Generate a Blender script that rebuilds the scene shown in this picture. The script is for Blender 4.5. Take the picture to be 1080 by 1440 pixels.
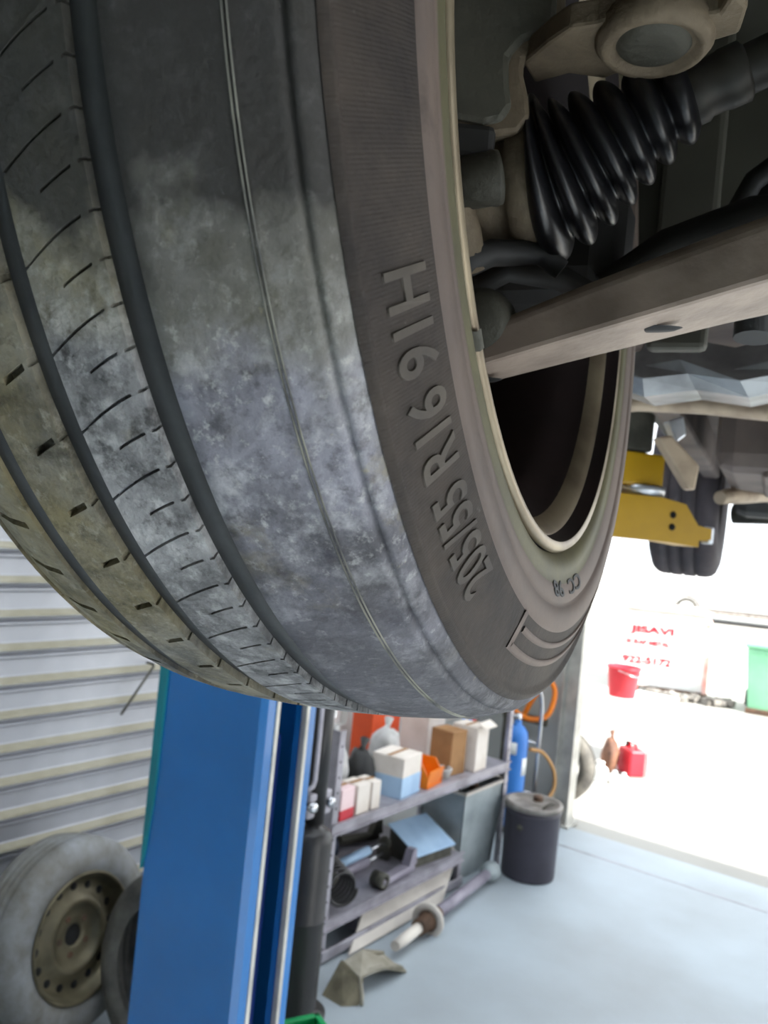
import bpy, bmesh, math, random
from mathutils import Vector, Matrix
random.seed(7)
sc = bpy.context.scene
for o in list(bpy.data.objects): bpy.data.objects.remove(o)
COL = sc.collection
V = Vector
# ------------------------------------------------------------------ camera
FPX = 1178.0; H = 1.70
ROLL = math.radians(5.7); PITCH = math.radians(1.0)
r0 = V((1, 0, 0)); u0 = V((0, -math.sin(PITCH), math.cos(PITCH))); FW = V((0, math.cos(PITCH), math.sin(PITCH)))
RT = r0 * math.cos(ROLL) + u0 * math.sin(ROLL); UP = -r0 * math.sin(ROLL) + u0 * math.cos(ROLL)
CAM = V((0, 0, H))
cd = bpy.data.cameras.new('camera'); cam = bpy.data.objects.new('camera', cd); COL.objects.link(cam)
cam.matrix_world = Matrix(((RT.x, UP.x, -FW.x, 0), (RT.y, UP.y, -FW.y, 0), (RT.z, UP.z, -FW.z, H), (0, 0, 0, 1)))
cd.sensor_fit = 'VERTICAL'; cd.sensor_height = 36.0; cd.sensor_width = 27.0; cd.lens = FPX / 1440 * 36.0
cd.clip_start = 0.01; cd.clip_end = 400
cd.dof.use_dof = True; cd.dof.focus_distance = 0.36; cd.dof.aperture_fstop = 18.0
sc.camera = cam
# ------------------------------------------------------------------ sky, sun, exposure
wd = bpy.data.worlds.new('sky'); sc.world = wd; wd.use_nodes = True
bg = wd.node_tree.nodes['Background']; bg.inputs[0].default_value = (0.90, 0.95, 1.0, 1); bg.inputs[1].default_value = 2.0
AZW = math.radians(36)
DW = V((math.sin(AZW), math.cos(AZW), 0)); NW = V((math.cos(AZW), -math.sin(AZW), 0))
sl = bpy.data.lights.new('sun', 'SUN'); sl.energy = 11.0; sl.angle = 0.01; sl.color = (1, 0.96, 0.9)
so = bpy.data.objects.new('sun', sl); COL.objects.link(so)
sdir = (-NW * 1.6 + DW * 0.03 + V((0, 0, -1))).normalized()
so.rotation_euler = sdir.to_track_quat('-Z', 'Y').to_euler()
sc.view_settings.view_transform = 'Standard'; sc.view_settings.look = 'None'
sc.view_settings.gamma = 1.0; sc.view_settings.use_curve_mapping = False
sc.view_settings.exposure = 0.64


# ------------------------------------------------------------------ helpers
def ray(u, v): return FW + RT * ((u - 540) / FPX) - UP * ((v - 720) / FPX)
def pt(u, v, D): return CAM + ray(u, v) * D
def onz(u, v, z=0.0): d = ray(u, v); return CAM + d * ((z - H) / d.z)
MW = {}
def empty(name, loc=(0, 0, 0), label=None, cat=None, group=None, M=None):
    o = bpy.data.objects.new(name, None); COL.objects.link(o)
    M = M or Matrix.Translation(loc); o.matrix_basis = M; MW[o] = M
    o.empty_display_size = 0.05
    return tag(o, label, cat, group)
def tag(o, label=None, cat=None, group=None, kind=None):
    if label: o['label'] = label
    if cat: o['category'] = cat
    if group: o['group'] = group
    if kind: o['kind'] = kind
    return o
def link(name, me, m, parent=None, M=None):
    o = bpy.data.objects.new(name, me); COL.objects.link(o)
    if m is not None and not me.materials: me.materials.append(m)
    if M is None: M = MW[parent] if parent else Matrix.Identity(4)
    o.matrix_basis = M; MW[o] = M
    if parent:
        o.parent = parent; o.matrix_parent_inverse = MW[parent].inverted()
    return o
class MB:
    """collects shapes into one mesh"""
    def __init__(s): s.v = []; s.f = []; s.sm = []
    def add(s, vs, fs, smooth=False):
        b = len(s.v); s.v += [tuple(x) for x in vs]
        for f in fs: s.f.append([b + i for i in f]); s.sm.append(smooth)
        return s
    def box(s, c, size, R=None, bev=0.0):
        bm = bmesh.new(); bmesh.ops.create_cube(bm, size=1)
        for v in bm.verts: v.co = V((v.co.x * size[0], v.co.y * size[1], v.co.z * size[2]))
        if bev > 0:
            bmesh.ops.bevel(bm, geom=list(bm.edges), offset=min(bev, min(size) * .45), segments=2, affect='EDGES', profile=.5)
        M = Matrix.Translation(c) @ (R.to_4x4() if R else Matrix.Identity(4))
        bm.verts.ensure_lookup_table(); bm.verts.index_update()
        s.add([M @ v.co for v in bm.verts], [[v.index for v in f.verts] for f in bm.faces]); bm.free(); return s
    def lathe(s, prof, M=None, seg=48, smooth=True, close=False, a0=0.0, a1=2 * math.pi):
        """prof: (r, z) list, revolved about local z"""
        M = M or Matrix.Identity(4); full = abs(a1 - a0 - 2 * math.pi) < 1e-6
        n = seg if full else seg + 1; vs = []; fs = []
        for k in range(n):
            a = a0 + (a1 - a0) * k / seg
            for r, z in prof: vs.append(M @ V((r * math.cos(a), r * math.sin(a), z)))
        m = len(prof)
        for k in range(seg):
            k2 = (k + 1) % n
            for j in range(m - 1 if not close else m):
                j2 = (j + 1) % m
                fs.append([k * m + j, k2 * m + j, k2 * m + j2, k * m + j2])
        return s.add(vs, fs, smooth)
    def tube(s, pts, r, seg=10, cap=True, smooth=True):
        pts = [V(p) for p in pts]; rs = r if isinstance(r, (list, tuple)) else [r] * len(pts)
        vs = []; fs = []; prev = None
        for i, p in enumerate(pts):
            t = (pts[min(i + 1, len(pts) - 1)] - pts[max(i - 1, 0)]).normalized()
            if prev is None:
                x = t.cross(V((0, 0, 1)));
                if x.length < .05: x = t.cross(V((1, 0, 0)))
                x.normalize()
            else: x = (prev - t * prev.dot(t)).normalized()
            prev = x; y = t.cross(x)
            for k in range(seg):
                a = 2 * math.pi * k / seg; vs.append(p + (x * math.cos(a) + y * math.sin(a)) * rs[i])
        for i in range(len(pts) - 1):
            for k in range(seg):
                k2 = (k + 1) % seg; fs.append([i * seg + k, i * seg + k2, (i + 1) * seg + k2, (i + 1) * seg + k])
        s.add(vs, fs, smooth)
        if cap:
            b = len(s.v) - len(vs)
            s.f.append([b + k for k in range(seg)][::-1]); s.sm.append(False)
            s.f.append([b + (len(pts) - 1) * seg + k for k in range(seg)]); s.sm.append(False)
        return s
    def prism(s, poly, ext):
        """poly: 3d outline, ext: extrusion vector"""
        poly = [V(p) for p in poly]; ext = V(ext); n = len(poly)
        vs = poly + [p + ext for p in poly]
        fs = [list(range(n))[::-1], [n + i for i in range(n)]]
        for i in range(n): j = (i + 1) % n; fs.append([i, j, n + j, n + i])
        return s.add(vs, fs)
    def build(s, name, m=None, parent=None, M=None, local=False, bev=0.0):
        """local=True: verts are in the object's own frame M; else verts are world and get moved into the parent's/M frame"""
        me = bpy.data.meshes.new(name)
        if M is None: M = MW[parent] if parent else None
        vs = s.v
        if M is None:  # top-level world mesh: put the origin at the base centre
            xs = [v[0] for v in vs]; ys = [v[1] for v in vs]; zs = [v[2] for v in vs]
            M = Matrix.Translation(((min(xs) + max(xs)) / 2, (min(ys) + max(ys)) / 2, min(zs)))
        if not local:
            Mi = M.inverted(); vs = [tuple(Mi @ V(v)) for v in vs]
        me.from_pydata(vs, [], s.f); me.validate()
        if len(me.polygons) == len(s.sm): me.polygons.foreach_set('use_smooth', s.sm)
        bm = bmesh.new(); bm.from_mesh(me); bmesh.ops.recalc_face_normals(bm, faces=bm.faces); bm.to_mesh(me); bm.free()
        o = link(name, me, m, parent, M)
        if bev > 0:
            b = o.modifiers.new('bevel', 'BEVEL'); b.width = bev; b.segments = 2; b.limit_method = 'ANGLE'
        return o
def copy_tree(o, M, parent=None):
    c = o.copy(); COL.objects.link(c); D = M @ MW[o].inverted()
    MW[c] = M; c.matrix_basis = M
    if parent: c.parent = parent; c.matrix_parent_inverse = MW[parent].inverted()
    for ch in list(o.children): copy_tree(ch, D @ MW[ch], c)
    return c
def frame(z, x=None, loc=(0, 0, 0)):
    z = V(z).normalized(); x = V(x) if x else (V((1, 0, 0)) if abs(z.x) < .8 else V((0, 1, 0)))
    x = (x - z * x.dot(z)).normalized(); y = z.cross(x); l = V(loc)
    return Matrix(((x.x, y.x, z.x, l.x), (x.y, y.y, z.y, l.y), (x.z, y.z, z.z, l.z), (0, 0, 0, 1)))

# ------------------------------------------------------------------ materials
def srgb(r, g, b):
    f = lambda c: (c / 255 / 12.92) if c / 255 <= .04045 else ((c / 255 + .055) / 1.055) ** 2.4
    return (f(r), f(g), f(b), 1)
def nd(nt, t, **kw):
    n = nt.nodes.new(t)
    for k, v in kw.items():
        if k.startswith('i_'): n.inputs[int(k[2:])].default_value = v
        else: setattr(n, k, v)
    return n
def mat(name, col, rough=.6, metal=0.0, col2=None, scale=8.0, bump=0.0, bscale=60.0, spec=.5, lo=.4, hi=.65, coat=0.0):
    m = bpy.data.materials.new(name); m.use_nodes = True; nt = m.node_tree; L = nt.links.new
    p = nt.nodes['Principled BSDF']; p.inputs['Roughness'].default_value = rough; p.inputs['Metallic'].default_value = metal
    p.inputs['Specular IOR Level'].default_value = spec; p.inputs['Coat Weight'].default_value = coat
    tc = nd(nt, 'ShaderNodeTexCoord')
    no = nd(nt, 'ShaderNodeTexNoise'); no.inputs['Scale'].default_value = scale; no.inputs['Detail'].default_value = 6; L(tc.outputs['Object'], no.inputs['Vector'])
    cr = nd(nt, 'ShaderNodeValToRGB'); c2 = col2 or tuple(c * .8 for c in col[:3]) + (1,)
    cr.color_ramp.elements[0].position = lo; cr.color_ramp.elements[0].color = col
    cr.color_ramp.elements[1].position = hi; cr.color_ramp.elements[1].color = c2
    L(no.outputs[0], cr.inputs[0]); L(cr.outputs[0], p.inputs['Base Color'])
    if bump:
        n2 = nd(nt, 'ShaderNodeTexNoise'); n2.inputs['Scale'].default_value = bscale; n2.inputs['Detail'].default_value = 5; L(tc.outputs['Object'], n2.inputs['Vector'])
        b = nd(nt, 'ShaderNodeBump'); b.inputs['Strength'].default_value = bump; b.inputs['Distance'].default_value = .004
        L(n2.outputs[0], b.inputs['Height']); L(b.outputs[0], p.inputs['Normal'])
    return m
def tyre_mat(name, base, dusts, region=None, ribbed=False, rough=.75, bump=.25, low=1.0, tint=None):
    """rubber with layers of dried dust; dusts: (colour, scale, lo, hi, strength); region: local-x limit above which the rubber is clean"""
    m = bpy.data.materials.new(name); m.use_nodes = True; nt = m.node_tree; L = nt.links.new
    p = nt.nodes['Principled BSDF']; p.inputs['Roughness'].default_value = rough; p.inputs['Specular IOR Level'].default_value = .35
    tc = nd(nt, 'ShaderNodeTexCoord'); P = tc.outputs['Object']
    cur = None; reg = None
    if region is not None:
        sx = nd(nt, 'ShaderNodeSeparateXYZ'); L(P, sx.inputs[0])
        nn = nd(nt, 'ShaderNodeTexNoise'); nn.inputs['Scale'].default_value = 22; nn.inputs['Detail'].default_value = 5; L(P, nn.inputs['Vector'])
        a = nd(nt, 'ShaderNodeMath', operation='MULTIPLY_ADD'); L(nn.outputs[0], a.inputs[0]); a.inputs[1].default_value = .12; L(sx.outputs[0], a.inputs[2])
        mr = nd(nt, 'ShaderNodeMapRange'); L(a.outputs[0], mr.inputs[0]); mr.inputs[1].default_value = region + .022 + .06; mr.inputs[2].default_value = region - .022 + .06
        mr.inputs[3].default_value = .06; mr.inputs[4].default_value = 1.0; reg = mr.outputs[0]
        m3 = nd(nt, 'ShaderNodeMapRange'); L(a.outputs[0], m3.inputs[0]); m3.inputs[1].default_value = -.20; m3.inputs[2].default_value = -.135; m3.inputs[3].default_value = low; m3.inputs[4].default_value = 1.0
        m4 = nd(nt, 'ShaderNodeMath', operation='MULTIPLY'); L(reg, m4.inputs[0]); L(m3.outputs[0], m4.inputs[1]); reg = m4.outputs[0]
    for i, (c, s, lo, hi, st) in enumerate(dusts):
        no = nd(nt, 'ShaderNodeTexNoise'); no.inputs['Scale'].default_value = s; no.inputs['Detail'].default_value = 9; no.inputs['Roughness'].default_value = .68
        mp = nd(nt, 'ShaderNodeMapping'); mp.inputs['Location'].default_value = (i * 3.1, i * 1.7, i * 2.3); L(P, mp.inputs[0]); L(mp.outputs[0], no.inputs['Vector'])
        mr = nd(nt, 'ShaderNodeMapRange'); L(no.outputs[0], mr.inputs[0]); mr.inputs[1].default_value = lo; mr.inputs[2].default_value = hi; mr.inputs[4].default_value = st
        fac = mr.outputs[0]
        if reg is not None:
            mu = nd(nt, 'ShaderNodeMath', operation='MULTIPLY'); L(fac, mu.inputs[0]); L(reg, mu.inputs[1]); fac = mu.outputs[0]
        mx = nd(nt, 'ShaderNodeMix', data_type='RGBA'); L(fac, mx.inputs[0]); mx.inputs[7].default_value = c
        if cur is None: mx.inputs[6].default_value = base
        else: L(cur, mx.inputs[6])
        cur = mx.outputs[2]
    if tint is not None:      # sandier dirt at the upper edge of the dusty patch
        m5 = nd(nt, 'ShaderNodeMapRange'); L(a.outputs[0], m5.inputs[0]); m5.inputs[1].default_value = region + .02; m5.inputs[2].default_value = region + .075; m5.inputs[4].default_value = .55
        m6 = nd(nt, 'ShaderNodeMath', operation='MULTIPLY'); L(m5.outputs[0], m6.inputs[0]); L(reg, m6.inputs[1])
        mx = nd(nt, 'ShaderNodeMix', data_type='RGBA'); L(m6.outputs[0], mx.inputs[0]); L(cur, mx.inputs[6]); mx.inputs[7].default_value = tint; cur = mx.outputs[2]
    if cur is None: p.inputs['Base Color'].default_value = base
    else: L(cur, p.inputs['Base Color'])
    n2 = nd(nt, 'ShaderNodeTexNoise'); n2.inputs['Scale'].default_value = 260; n2.inputs['Detail'].default_value = 6; L(P, n2.inputs['Vector'])
    b = nd(nt, 'ShaderNodeBump'); b.inputs['Strength'].default_value = bump; b.inputs['Distance'].default_value = .002; L(n2.outputs[0], b.inputs['Height'])
    if ribbed:
        g = nd(nt, 'ShaderNodeTexGradient', gradient_type='RADIAL'); L(P, g.inputs[0])
        mm = nd(nt, 'ShaderNodeMath', operation='MULTIPLY'); L(g.outputs[1], mm.inputs[0]); mm.inputs[1].default_value = 2 * math.pi * 1300
        sn = nd(nt, 'ShaderNodeMath', operation='SINE'); L(mm.outputs[0], sn.inputs[0])
        b2 = nd(nt, 'ShaderNodeBump'); b2.inputs['Strength'].default_value = .1; b2.inputs['Distance'].default_value = .0008
        L(sn.outputs[0], b2.inputs['Height']); L(b.outputs[0], b2.inputs['Normal']); b = b2
    L(b.outputs[0], p.inputs['Normal'])
    return m
RUB = (.020, .020, .022, 1)
DUSTG = srgb(168, 168, 176); DUSTO = srgb(160, 148, 112); DUSTW = srgb(214, 212, 214)
m_worn = tyre_mat('worn_rubber', (.040, .037, .036, 1), [(srgb(170, 168, 178), 10, .32, .56, .92), (srgb(176, 162, 104), 15, .55, .67, .5), (srgb(232, 230, 232), 48, .50, .68, .6), (srgb(66, 65, 76), 20, .53, .63, .75), (srgb(60, 58, 60), 110, .52, .66, .55), (srgb(236, 234, 230), 190, .56, .68, .5), (srgb(210, 198, 150), 95, .65, .72, .7), (srgb(92, 82, 68), 13, .52, .70, .35)], region=-.142, low=.24, tint=srgb(150, 144, 84), bump=.45)
m_rib = tyre_mat('tread_rubber', (.030, .031, .032, 1), [(srgb(184, 182, 182), 22, .30, .56, .88), (srgb(172, 156, 98), 11, .54, .66, .5), (srgb(226, 224, 222), 100, .48, .66, .6), (srgb(50, 48, 46), 75, .53, .66, .75)], region=-.130, low=.6, tint=srgb(160, 148, 84), bump=.6)
m_rib2 = tyre_mat('tread_rubber_sandy', (.030, .031, .032, 1), [(srgb(156, 152, 142), 24, .30, .60, .8), (srgb(166, 150, 98), 10, .42, .64, .55), (srgb(60, 57, 46), 65, .50, .66, .75), (srgb(206, 200, 184), 120, .56, .70, .5)], region=-.11, low=.8, bump=.6)
m_groove = tyre_mat('groove_rubber', (.060, .062, .064, 1), [(srgb(120, 120, 118), 20, .45, .75, .3)], rough=.6, bump=.1)
m_side = tyre_mat('sidewall_rubber', (.032, .027, .026, 1), [(srgb(118, 104, 90), 18, .3, .75, .38), (srgb(150, 150, 140), 150, .66, .76, .35)], ribbed=True)
m_band = tyre_mat('sidewall_band_rubber', (.13, .104, .094, 1), [(srgb(142, 122, 108), 9, .3, .7, .55), (srgb(60, 52, 50), 25, .62, .75, .5)], rough=.65, bump=.12)
m_bead = tyre_mat('green_lit_bead_rubber', (.10, .092, .06, 1), [(srgb(128, 122, 84), 14, .3, .7, .6), (srgb(70, 60, 48), 40, .6, .75, .6)], rough=.6, bump=.1)  # olive tone puts the greenish light into the bead colour
m_letter = tyre_mat('lettering_rubber', (.075, .066, .06, 1), [(srgb(150, 136, 118), 9, .35, .7, .45)], bump=.1)
m_old = tyre_mat('old_tyre_rubber', (.045, .043, .04, 1), [(srgb(140, 136, 126), 8, .35, .7, .5)], bump=.1)
m_grey_tyre = tyre_mat('grey_painted_rubber', srgb(112, 110, 104), [(srgb(150, 154, 160), 6, .4, .7, .6), (srgb(84, 78, 62), 10, .45, .7, .7)], bump=.1)
m_reartyre = tyre_mat('rear_tyre_rubber', (.06, .052, .058, 1), [(srgb(110, 96, 96), 10, .4, .8, .5)], bump=.1)
m_seam = mat('dust_line', srgb(150, 148, 136), .9, 0, srgb(84, 84, 84), 30, lo=.4, hi=.62)
m_rim = mat('rim_steel', srgb(160, 146, 122), .42, .5, srgb(124, 110, 92), 20, .1)
m_barrel = mat('dark_barrel', srgb(44, 32, 32), .6, .1, srgb(32, 24, 24), 14, .1)  # dark brown for the barrel and the bead seat ring
m_cast = mat('cast_iron', srgb(126, 112, 92), .7, .15, srgb(98, 86, 70), 30, .3, 200)
m_castd = mat('dark_cast_iron', srgb(84, 82, 72), .65, .15, srgb(62, 60, 52), 18, .3, 160)
m_arm = mat('arm_steel', srgb(172, 154, 140), .55, .1, srgb(140, 124, 112), 24, .15, 180)
m_boot = mat('boot_rubber', (.007, .007, .009, 1), .33, 0, (.012, .012, .014, 1), 12, .05, spec=.6)
m_black = mat('black_plastic', (.022, .022, .022, 1), .6, 0, (.035, .034, .032, 1), 10)
m_shaft = mat('shaft_steel', srgb(70, 68, 62), .5, .4, srgb(52, 50, 46), 20)
m_panel = mat('inner_panel', srgb(92, 90, 80), .7, 0, srgb(76, 74, 66), 5)
m_pan = mat('underbody_coating', srgb(112, 100, 94), .75, 0, srgb(86, 76, 72), 7, .3, 40)
m_alu = mat('heat_shield', srgb(170, 172, 174), .4, .6, srgb(120, 120, 122), 12, .4, 30)
m_pipe = mat('brake_pipe', srgb(196, 176, 152), .5, .2, srgb(160, 140, 120), 20)
m_zinc = mat('zinc_plate', srgb(210, 214, 220), .35, .6, srgb(180, 184, 190), 20)
m_yellow = mat('yellow_paint', srgb(206, 160, 10), .45, 0, srgb(182, 140, 10), 4)
m_blue = mat('blue_paint', srgb(28, 112, 184), .26, 0, srgb(24, 104, 172), 3, coat=.5)
m_navy = mat('navy_carriage', srgb(16, 44, 110), .4, 0, srgb(12, 36, 96), 4)
m_teal = mat('teal_cover', srgb(20, 128, 140), .5, 0, srgb(16, 112, 124), 3)
m_chan = mat('channel_edge', srgb(206, 204, 196), .4, .4, srgb(176, 174, 168), 8)
m_floor = mat('painted_concrete', srgb(176, 188, 196), .55, 0, srgb(152, 158, 162), 1.6, .08, 30, lo=.3, hi=.75)
m_yard = mat('yard_concrete', srgb(166, 164, 158), .9, 0, srgb(150, 148, 142), .7)
m_slat = mat('door_slat', srgb(184, 185, 190), .42, .35, srgb(164, 165, 170), 3)
m_dark = mat('dark_green_wall', srgb(70, 78, 52), .8, 0, srgb(58, 64, 44), 1)
m_ledge = mat('dusty_slat_ledge', srgb(158, 152, 134), .7, 0, srgb(136, 130, 110), 6)
m_wall = mat('wall_sheet', srgb(176, 176, 172), .7, 0, srgb(160, 160, 156), 1)
m_ceil = mat('roof_sheet', srgb(150, 150, 150), .8, 0, srgb(130, 130, 130), 1)
m_rack = mat('rack_steel', srgb(172, 168, 176), .45, .3, srgb(140, 136, 142), 9)
m_white = mat('white_paint', srgb(236, 236, 234), .5, 0, srgb(222, 222, 218), 4)
m_steelw = mat('wheel_steel', srgb(118, 110, 88), .45, .5, srgb(86, 80, 62), 9)
m_hole = mat('shadow_black', (.006, .006, .006, 1), .9)
m_chrome = mat('bright_steel', srgb(220, 220, 222), .22, .9, srgb(190, 190, 194), 12)
m_jack = mat('jack_dark_grey', srgb(58, 56, 56), .38, .3, srgb(44, 43, 43), 5)
m_green = mat('green_plastic', srgb(20, 150, 84), .4, 0, srgb(16, 130, 74), 4)
m_card = mat('card_white', srgb(226, 216, 206), .8, 0, srgb(212, 200, 188), 9)
m_brown = mat('card_brown', srgb(160, 118, 76), .85, 0, srgb(138, 100, 62), 9)
m_pink = mat('card_pink', srgb(232, 204, 204), .7, 0, srgb(222, 190, 192), 9)
m_red = mat('red_plastic', srgb(200, 36, 52), .45, 0, srgb(180, 28, 44), 5)
m_orange = mat('orange_plastic', srgb(238, 130, 20), .4, 0, srgb(222, 116, 16), 5)
m_redor = mat('red_orange_plastic', srgb(206, 74, 24), .45, 0, srgb(186, 62, 20), 5)
m_lblue = mat('pale_blue_print', srgb(168, 196, 222), .6, 0, srgb(150, 178, 208), 8)
m_bluej = mat('blue_bottle_paint', srgb(60, 128, 208), .4, 0, srgb(50, 114, 194), 5)
m_drum = mat('drum_charcoal', srgb(66, 62, 72), .5, .1, srgb(54, 50, 60), 5)
m_lid = mat('drum_lid', srgb(150, 144, 138), .5, .3, srgb(110, 104, 98), 14)
m_binm = mat('grey_bin_sheet', srgb(168, 176, 178), .5, .2, srgb(140, 148, 150), 6)
m_cream = mat('cream_panel', srgb(208, 200, 190), .7, 0, srgb(184, 176, 168), 5)
m_mauve = mat('shaft_grey_mauve', srgb(150, 144, 156), .5, .2, srgb(124, 118, 130), 9)
m_rust = mat('rusty_brown', srgb(104, 78, 60), .7, .2, srgb(70, 56, 46), 18)
m_olive = mat('olive_cast', srgb(120, 112, 92), .75, .1, srgb(92, 86, 70), 16, .3)
m_plate = mat('weathered_plate', srgb(158, 152, 138), .75, .1, srgb(124, 118, 102), 10, .2)
m_navyd = mat('dark_blue_motor', srgb(34, 48, 72), .5, .2, srgb(24, 32, 50), 12)
m_tan = mat('tan_hose', srgb(196, 148, 92), .6, 0, srgb(178, 130, 76), 12)
m_bag = mat('pale_bag', srgb(190, 188, 186), .7, 0, srgb(160, 158, 154), 12)
m_pgreen = mat('pale_green_bin', srgb(128, 186, 150), .5, 0, srgb(112, 172, 136), 3)
m_gravel = mat('debris', srgb(150, 146, 140), .9, 0, srgb(96, 92, 86), 6)
m_lettr = mat('red_print', srgb(170, 14, 40), .6, 0, srgb(150, 10, 34), 5)
m_carw = mat('white_car_paint', srgb(238, 238, 238), .3, 0, srgb(232, 232, 232), 3)
m_glass = mat('glare_glass', srgb(150, 160, 168), .1, 0, srgb(140, 150, 158), 3)  # pale tone puts the glare into the glass colour
m_dirtb = mat('brown_bag', srgb(120, 84, 64), .8, 0, srgb(80, 56, 46), 10)

# ================================================================== THE SETTING
WB = onz(85, 1445) - NW * .28       # foot of the left wall
def SP(s, t, z=0.0): return WB + DW * s + NW * t + V((0, 0, z))
def SM(s, t, z=0.0, rot=0.0): return Matrix.Translation(SP(s, t, z)) @ Matrix.Rotation(math.atan2(DW.y, DW.x) + rot, 4, 'Z')
# in an SM frame: +x runs along the wall to the open end, +y points to the wall
S_OPEN = 3.22; S_BACK = -6.0; T_R = 9.0; ZC = 4.3
def slab(name, s0, s1, t0, t1, z0, z1, m, par=None):
    b = MB(); c = SP((s0 + s1) / 2, (t0 + t1) / 2, (z0 + z1) / 2)
    b.box(c, (s1 - s0, t1 - t0, z1 - z0), Matrix.Rotation(math.atan2(DW.y, DW.x), 3, 'Z'))
    o = b.build(name, m, par)
    if not par: o['kind'] = 'structure'
    return o
slab('floor', S_BACK, S_OPEN, -.2, T_R, -.2, 0, m_floor)
yd = slab('ground', S_OPEN, 60, -30, 40, -.22, -.012, m_yard)
yc = slab('ground', -30, S_OPEN, -30, -.2, -.22, -.012, m_yard)
yb = slab('ground', -30, S_OPEN, T_R, 40, -.22, -.012, m_yard)
# roof sheets with unseen translucent sheets added between them to brighten the room
m_sky = bpy.data.materials.new('added_skylight'); m_sky.use_nodes = True
_nt = m_sky.node_tree; _nt.nodes.remove(_nt.nodes['Principled BSDF']); _tr = _nt.nodes.new('ShaderNodeBsdfTranslucent'); _tr.inputs[0].default_value = (.86, .90, .94, 1)
_nt.links.new(_tr.outputs[0], _nt.nodes['Material Output'].inputs[0])
_s = S_BACK; _k = 0
for s1 in (-2.6, -1.6, -.9, 0.1, .8, 1.8, S_OPEN + .1):
    if _k % 2 == 0: slab('ceiling', _s, s1, -.2, T_R, ZC, ZC + .06, m_ceil)
    else: slab('window_%d' % (_k // 2 + 1), _s, s1, -.2, T_R, ZC + .02, ZC + .024, m_sky)
    _s = s1; _k += 1
slab('wall_left', S_BACK, -2.6, -.2, -.06, 0, ZC, m_wall)
slab('wall_left', 1.35, 1.42, -.2, -.06, 0, ZC, m_wall); slab('wall_left', 1.80, S_OPEN, -.2, -.06, 0, ZC, m_wall)
slab('wall_left', 1.42, 1.80, -.2, -.06, 0, .66, m_wall); slab('wall_left', 1.42, 1.80, -.2, -.06, 1.5, ZC, m_wall)
m_pane = bpy.data.materials.new('window_glass'); m_pane.use_nodes = True
_nt = m_pane.node_tree; _nt.nodes.remove(_nt.nodes['Principled BSDF']); _a = _nt.nodes.new('ShaderNodeBsdfTransparent'); _g = _nt.nodes.new('ShaderNodeBsdfGlossy'); _g.inputs['Roughness'].default_value = .05
_m = _nt.nodes.new('ShaderNodeMixShader'); _m.inputs[0].default_value = .06; _nt.links.new(_a.outputs[0], _m.inputs[1]); _nt.links.new(_g.outputs[0], _m.inputs[2]); _nt.links.new(_m.outputs[0], _nt.nodes['Material Output'].inputs[0])
_wM = SM(1.61, -.13, 1.08); wn = empty('window_4', M=_wM); wn['kind'] = 'structure'  # window added so this bit of wall shows bright white
for _x in (-.175, .175): MB().box((_x, 0, 0), (.03, .05, .84)).build('window_frame', m_white, wn, _wM, local=True)
for _z in (-.405, .405): MB().box((0, 0, _z), (.32, .05, .03)).build('window_frame', m_white, wn, _wM, local=True)
MB().box((0, 0, 0), (.32, .004, .78)).build('pane', m_pane, wn, _wM, local=True)
slab('wall_left', -2.6, 1.35, -.2, -.06, 3.0, ZC, m_wall)
slab('wall_right', S_BACK, -2.1, T_R, T_R + .1, 0, ZC, m_wall)
slab('wall_right', .25, S_OPEN, T_R, T_R + .1, 0, ZC, m_wall)  # unseen gap between the two pieces added so sun brightens the floor
slab('wall_back', S_BACK - .1, S_BACK, -.2, T_R, 0, ZC, m_dark)
slab('wall_front', S_OPEN, S_OPEN + .08, -.2, .52, 0, ZC, m_wall)
# floor joint near the threshold, recessed
slab('trim_2', S_OPEN - .34, S_OPEN - .328, .0, T_R, 0, .0015, m_rack)
# roller door of pressed steel slats in the left wall
drM = SM(-.6, -.03, 0)
door = empty('door_1', M=drM); door['kind'] = 'structure'
PITCHS = .1128
prof = [(.0, 0), (.003, .003), (.020, .006), (.024, .012), (.021, .020), (.003, .034), (.0, .038), (.0, .090), (.006, .094), (.013, .098), (.013, .104), (.002, .1085), (.0, .1128)]
sb = MB(); n = len(prof)
sb.add([(-1.98, -y, z) for y, z in prof] + [(1.9, -y, z) for y, z in prof], [[i, i + 1, n + i + 1, n + i] for i in range(n - 1)])
sb.add([(-1.98, .012, 0), (1.9, .012, 0), (1.9, .012, .1128), (-1.98, .012, .1128)], [[0, 1, 2, 3]])
for k in range(26):
    M = drM @ Matrix.Translation((0, 0, .03 + PITCHS * k))
    if k == 0:
        s0 = sb.build('slat', m_slat, door, M, local=True); sme = s0.data; sme.materials.append(m_ledge)
        for pl_ in sme.polygons:
            if .010 < pl_.center.z < .036 and pl_.center.y < .0: pl_.material_index = 1
    else: link('slat', sme, None, door, M)
# door bottom rail
MB().box((-.04, -.01, .015), (3.88, .05, .03), bev=.004).build('bottom_rail', m_rack, door, drM, local=True)
# steel post at the open end
pM = SM(S_OPEN + .02, .565, 0)
pb = MB().box((0, 0, 1.6), (.012, .10, 3.2)).box((.0, .05, 1.6), (.10, .010, 3.2)).box((0, -.05, 1.6), (.10, .010, 3.2)).box((0, 0, .006), (.16, .16, .012))
tag(pb.build('trim_1', m_chan, None, pM, local=True), kind='structure')

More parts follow.
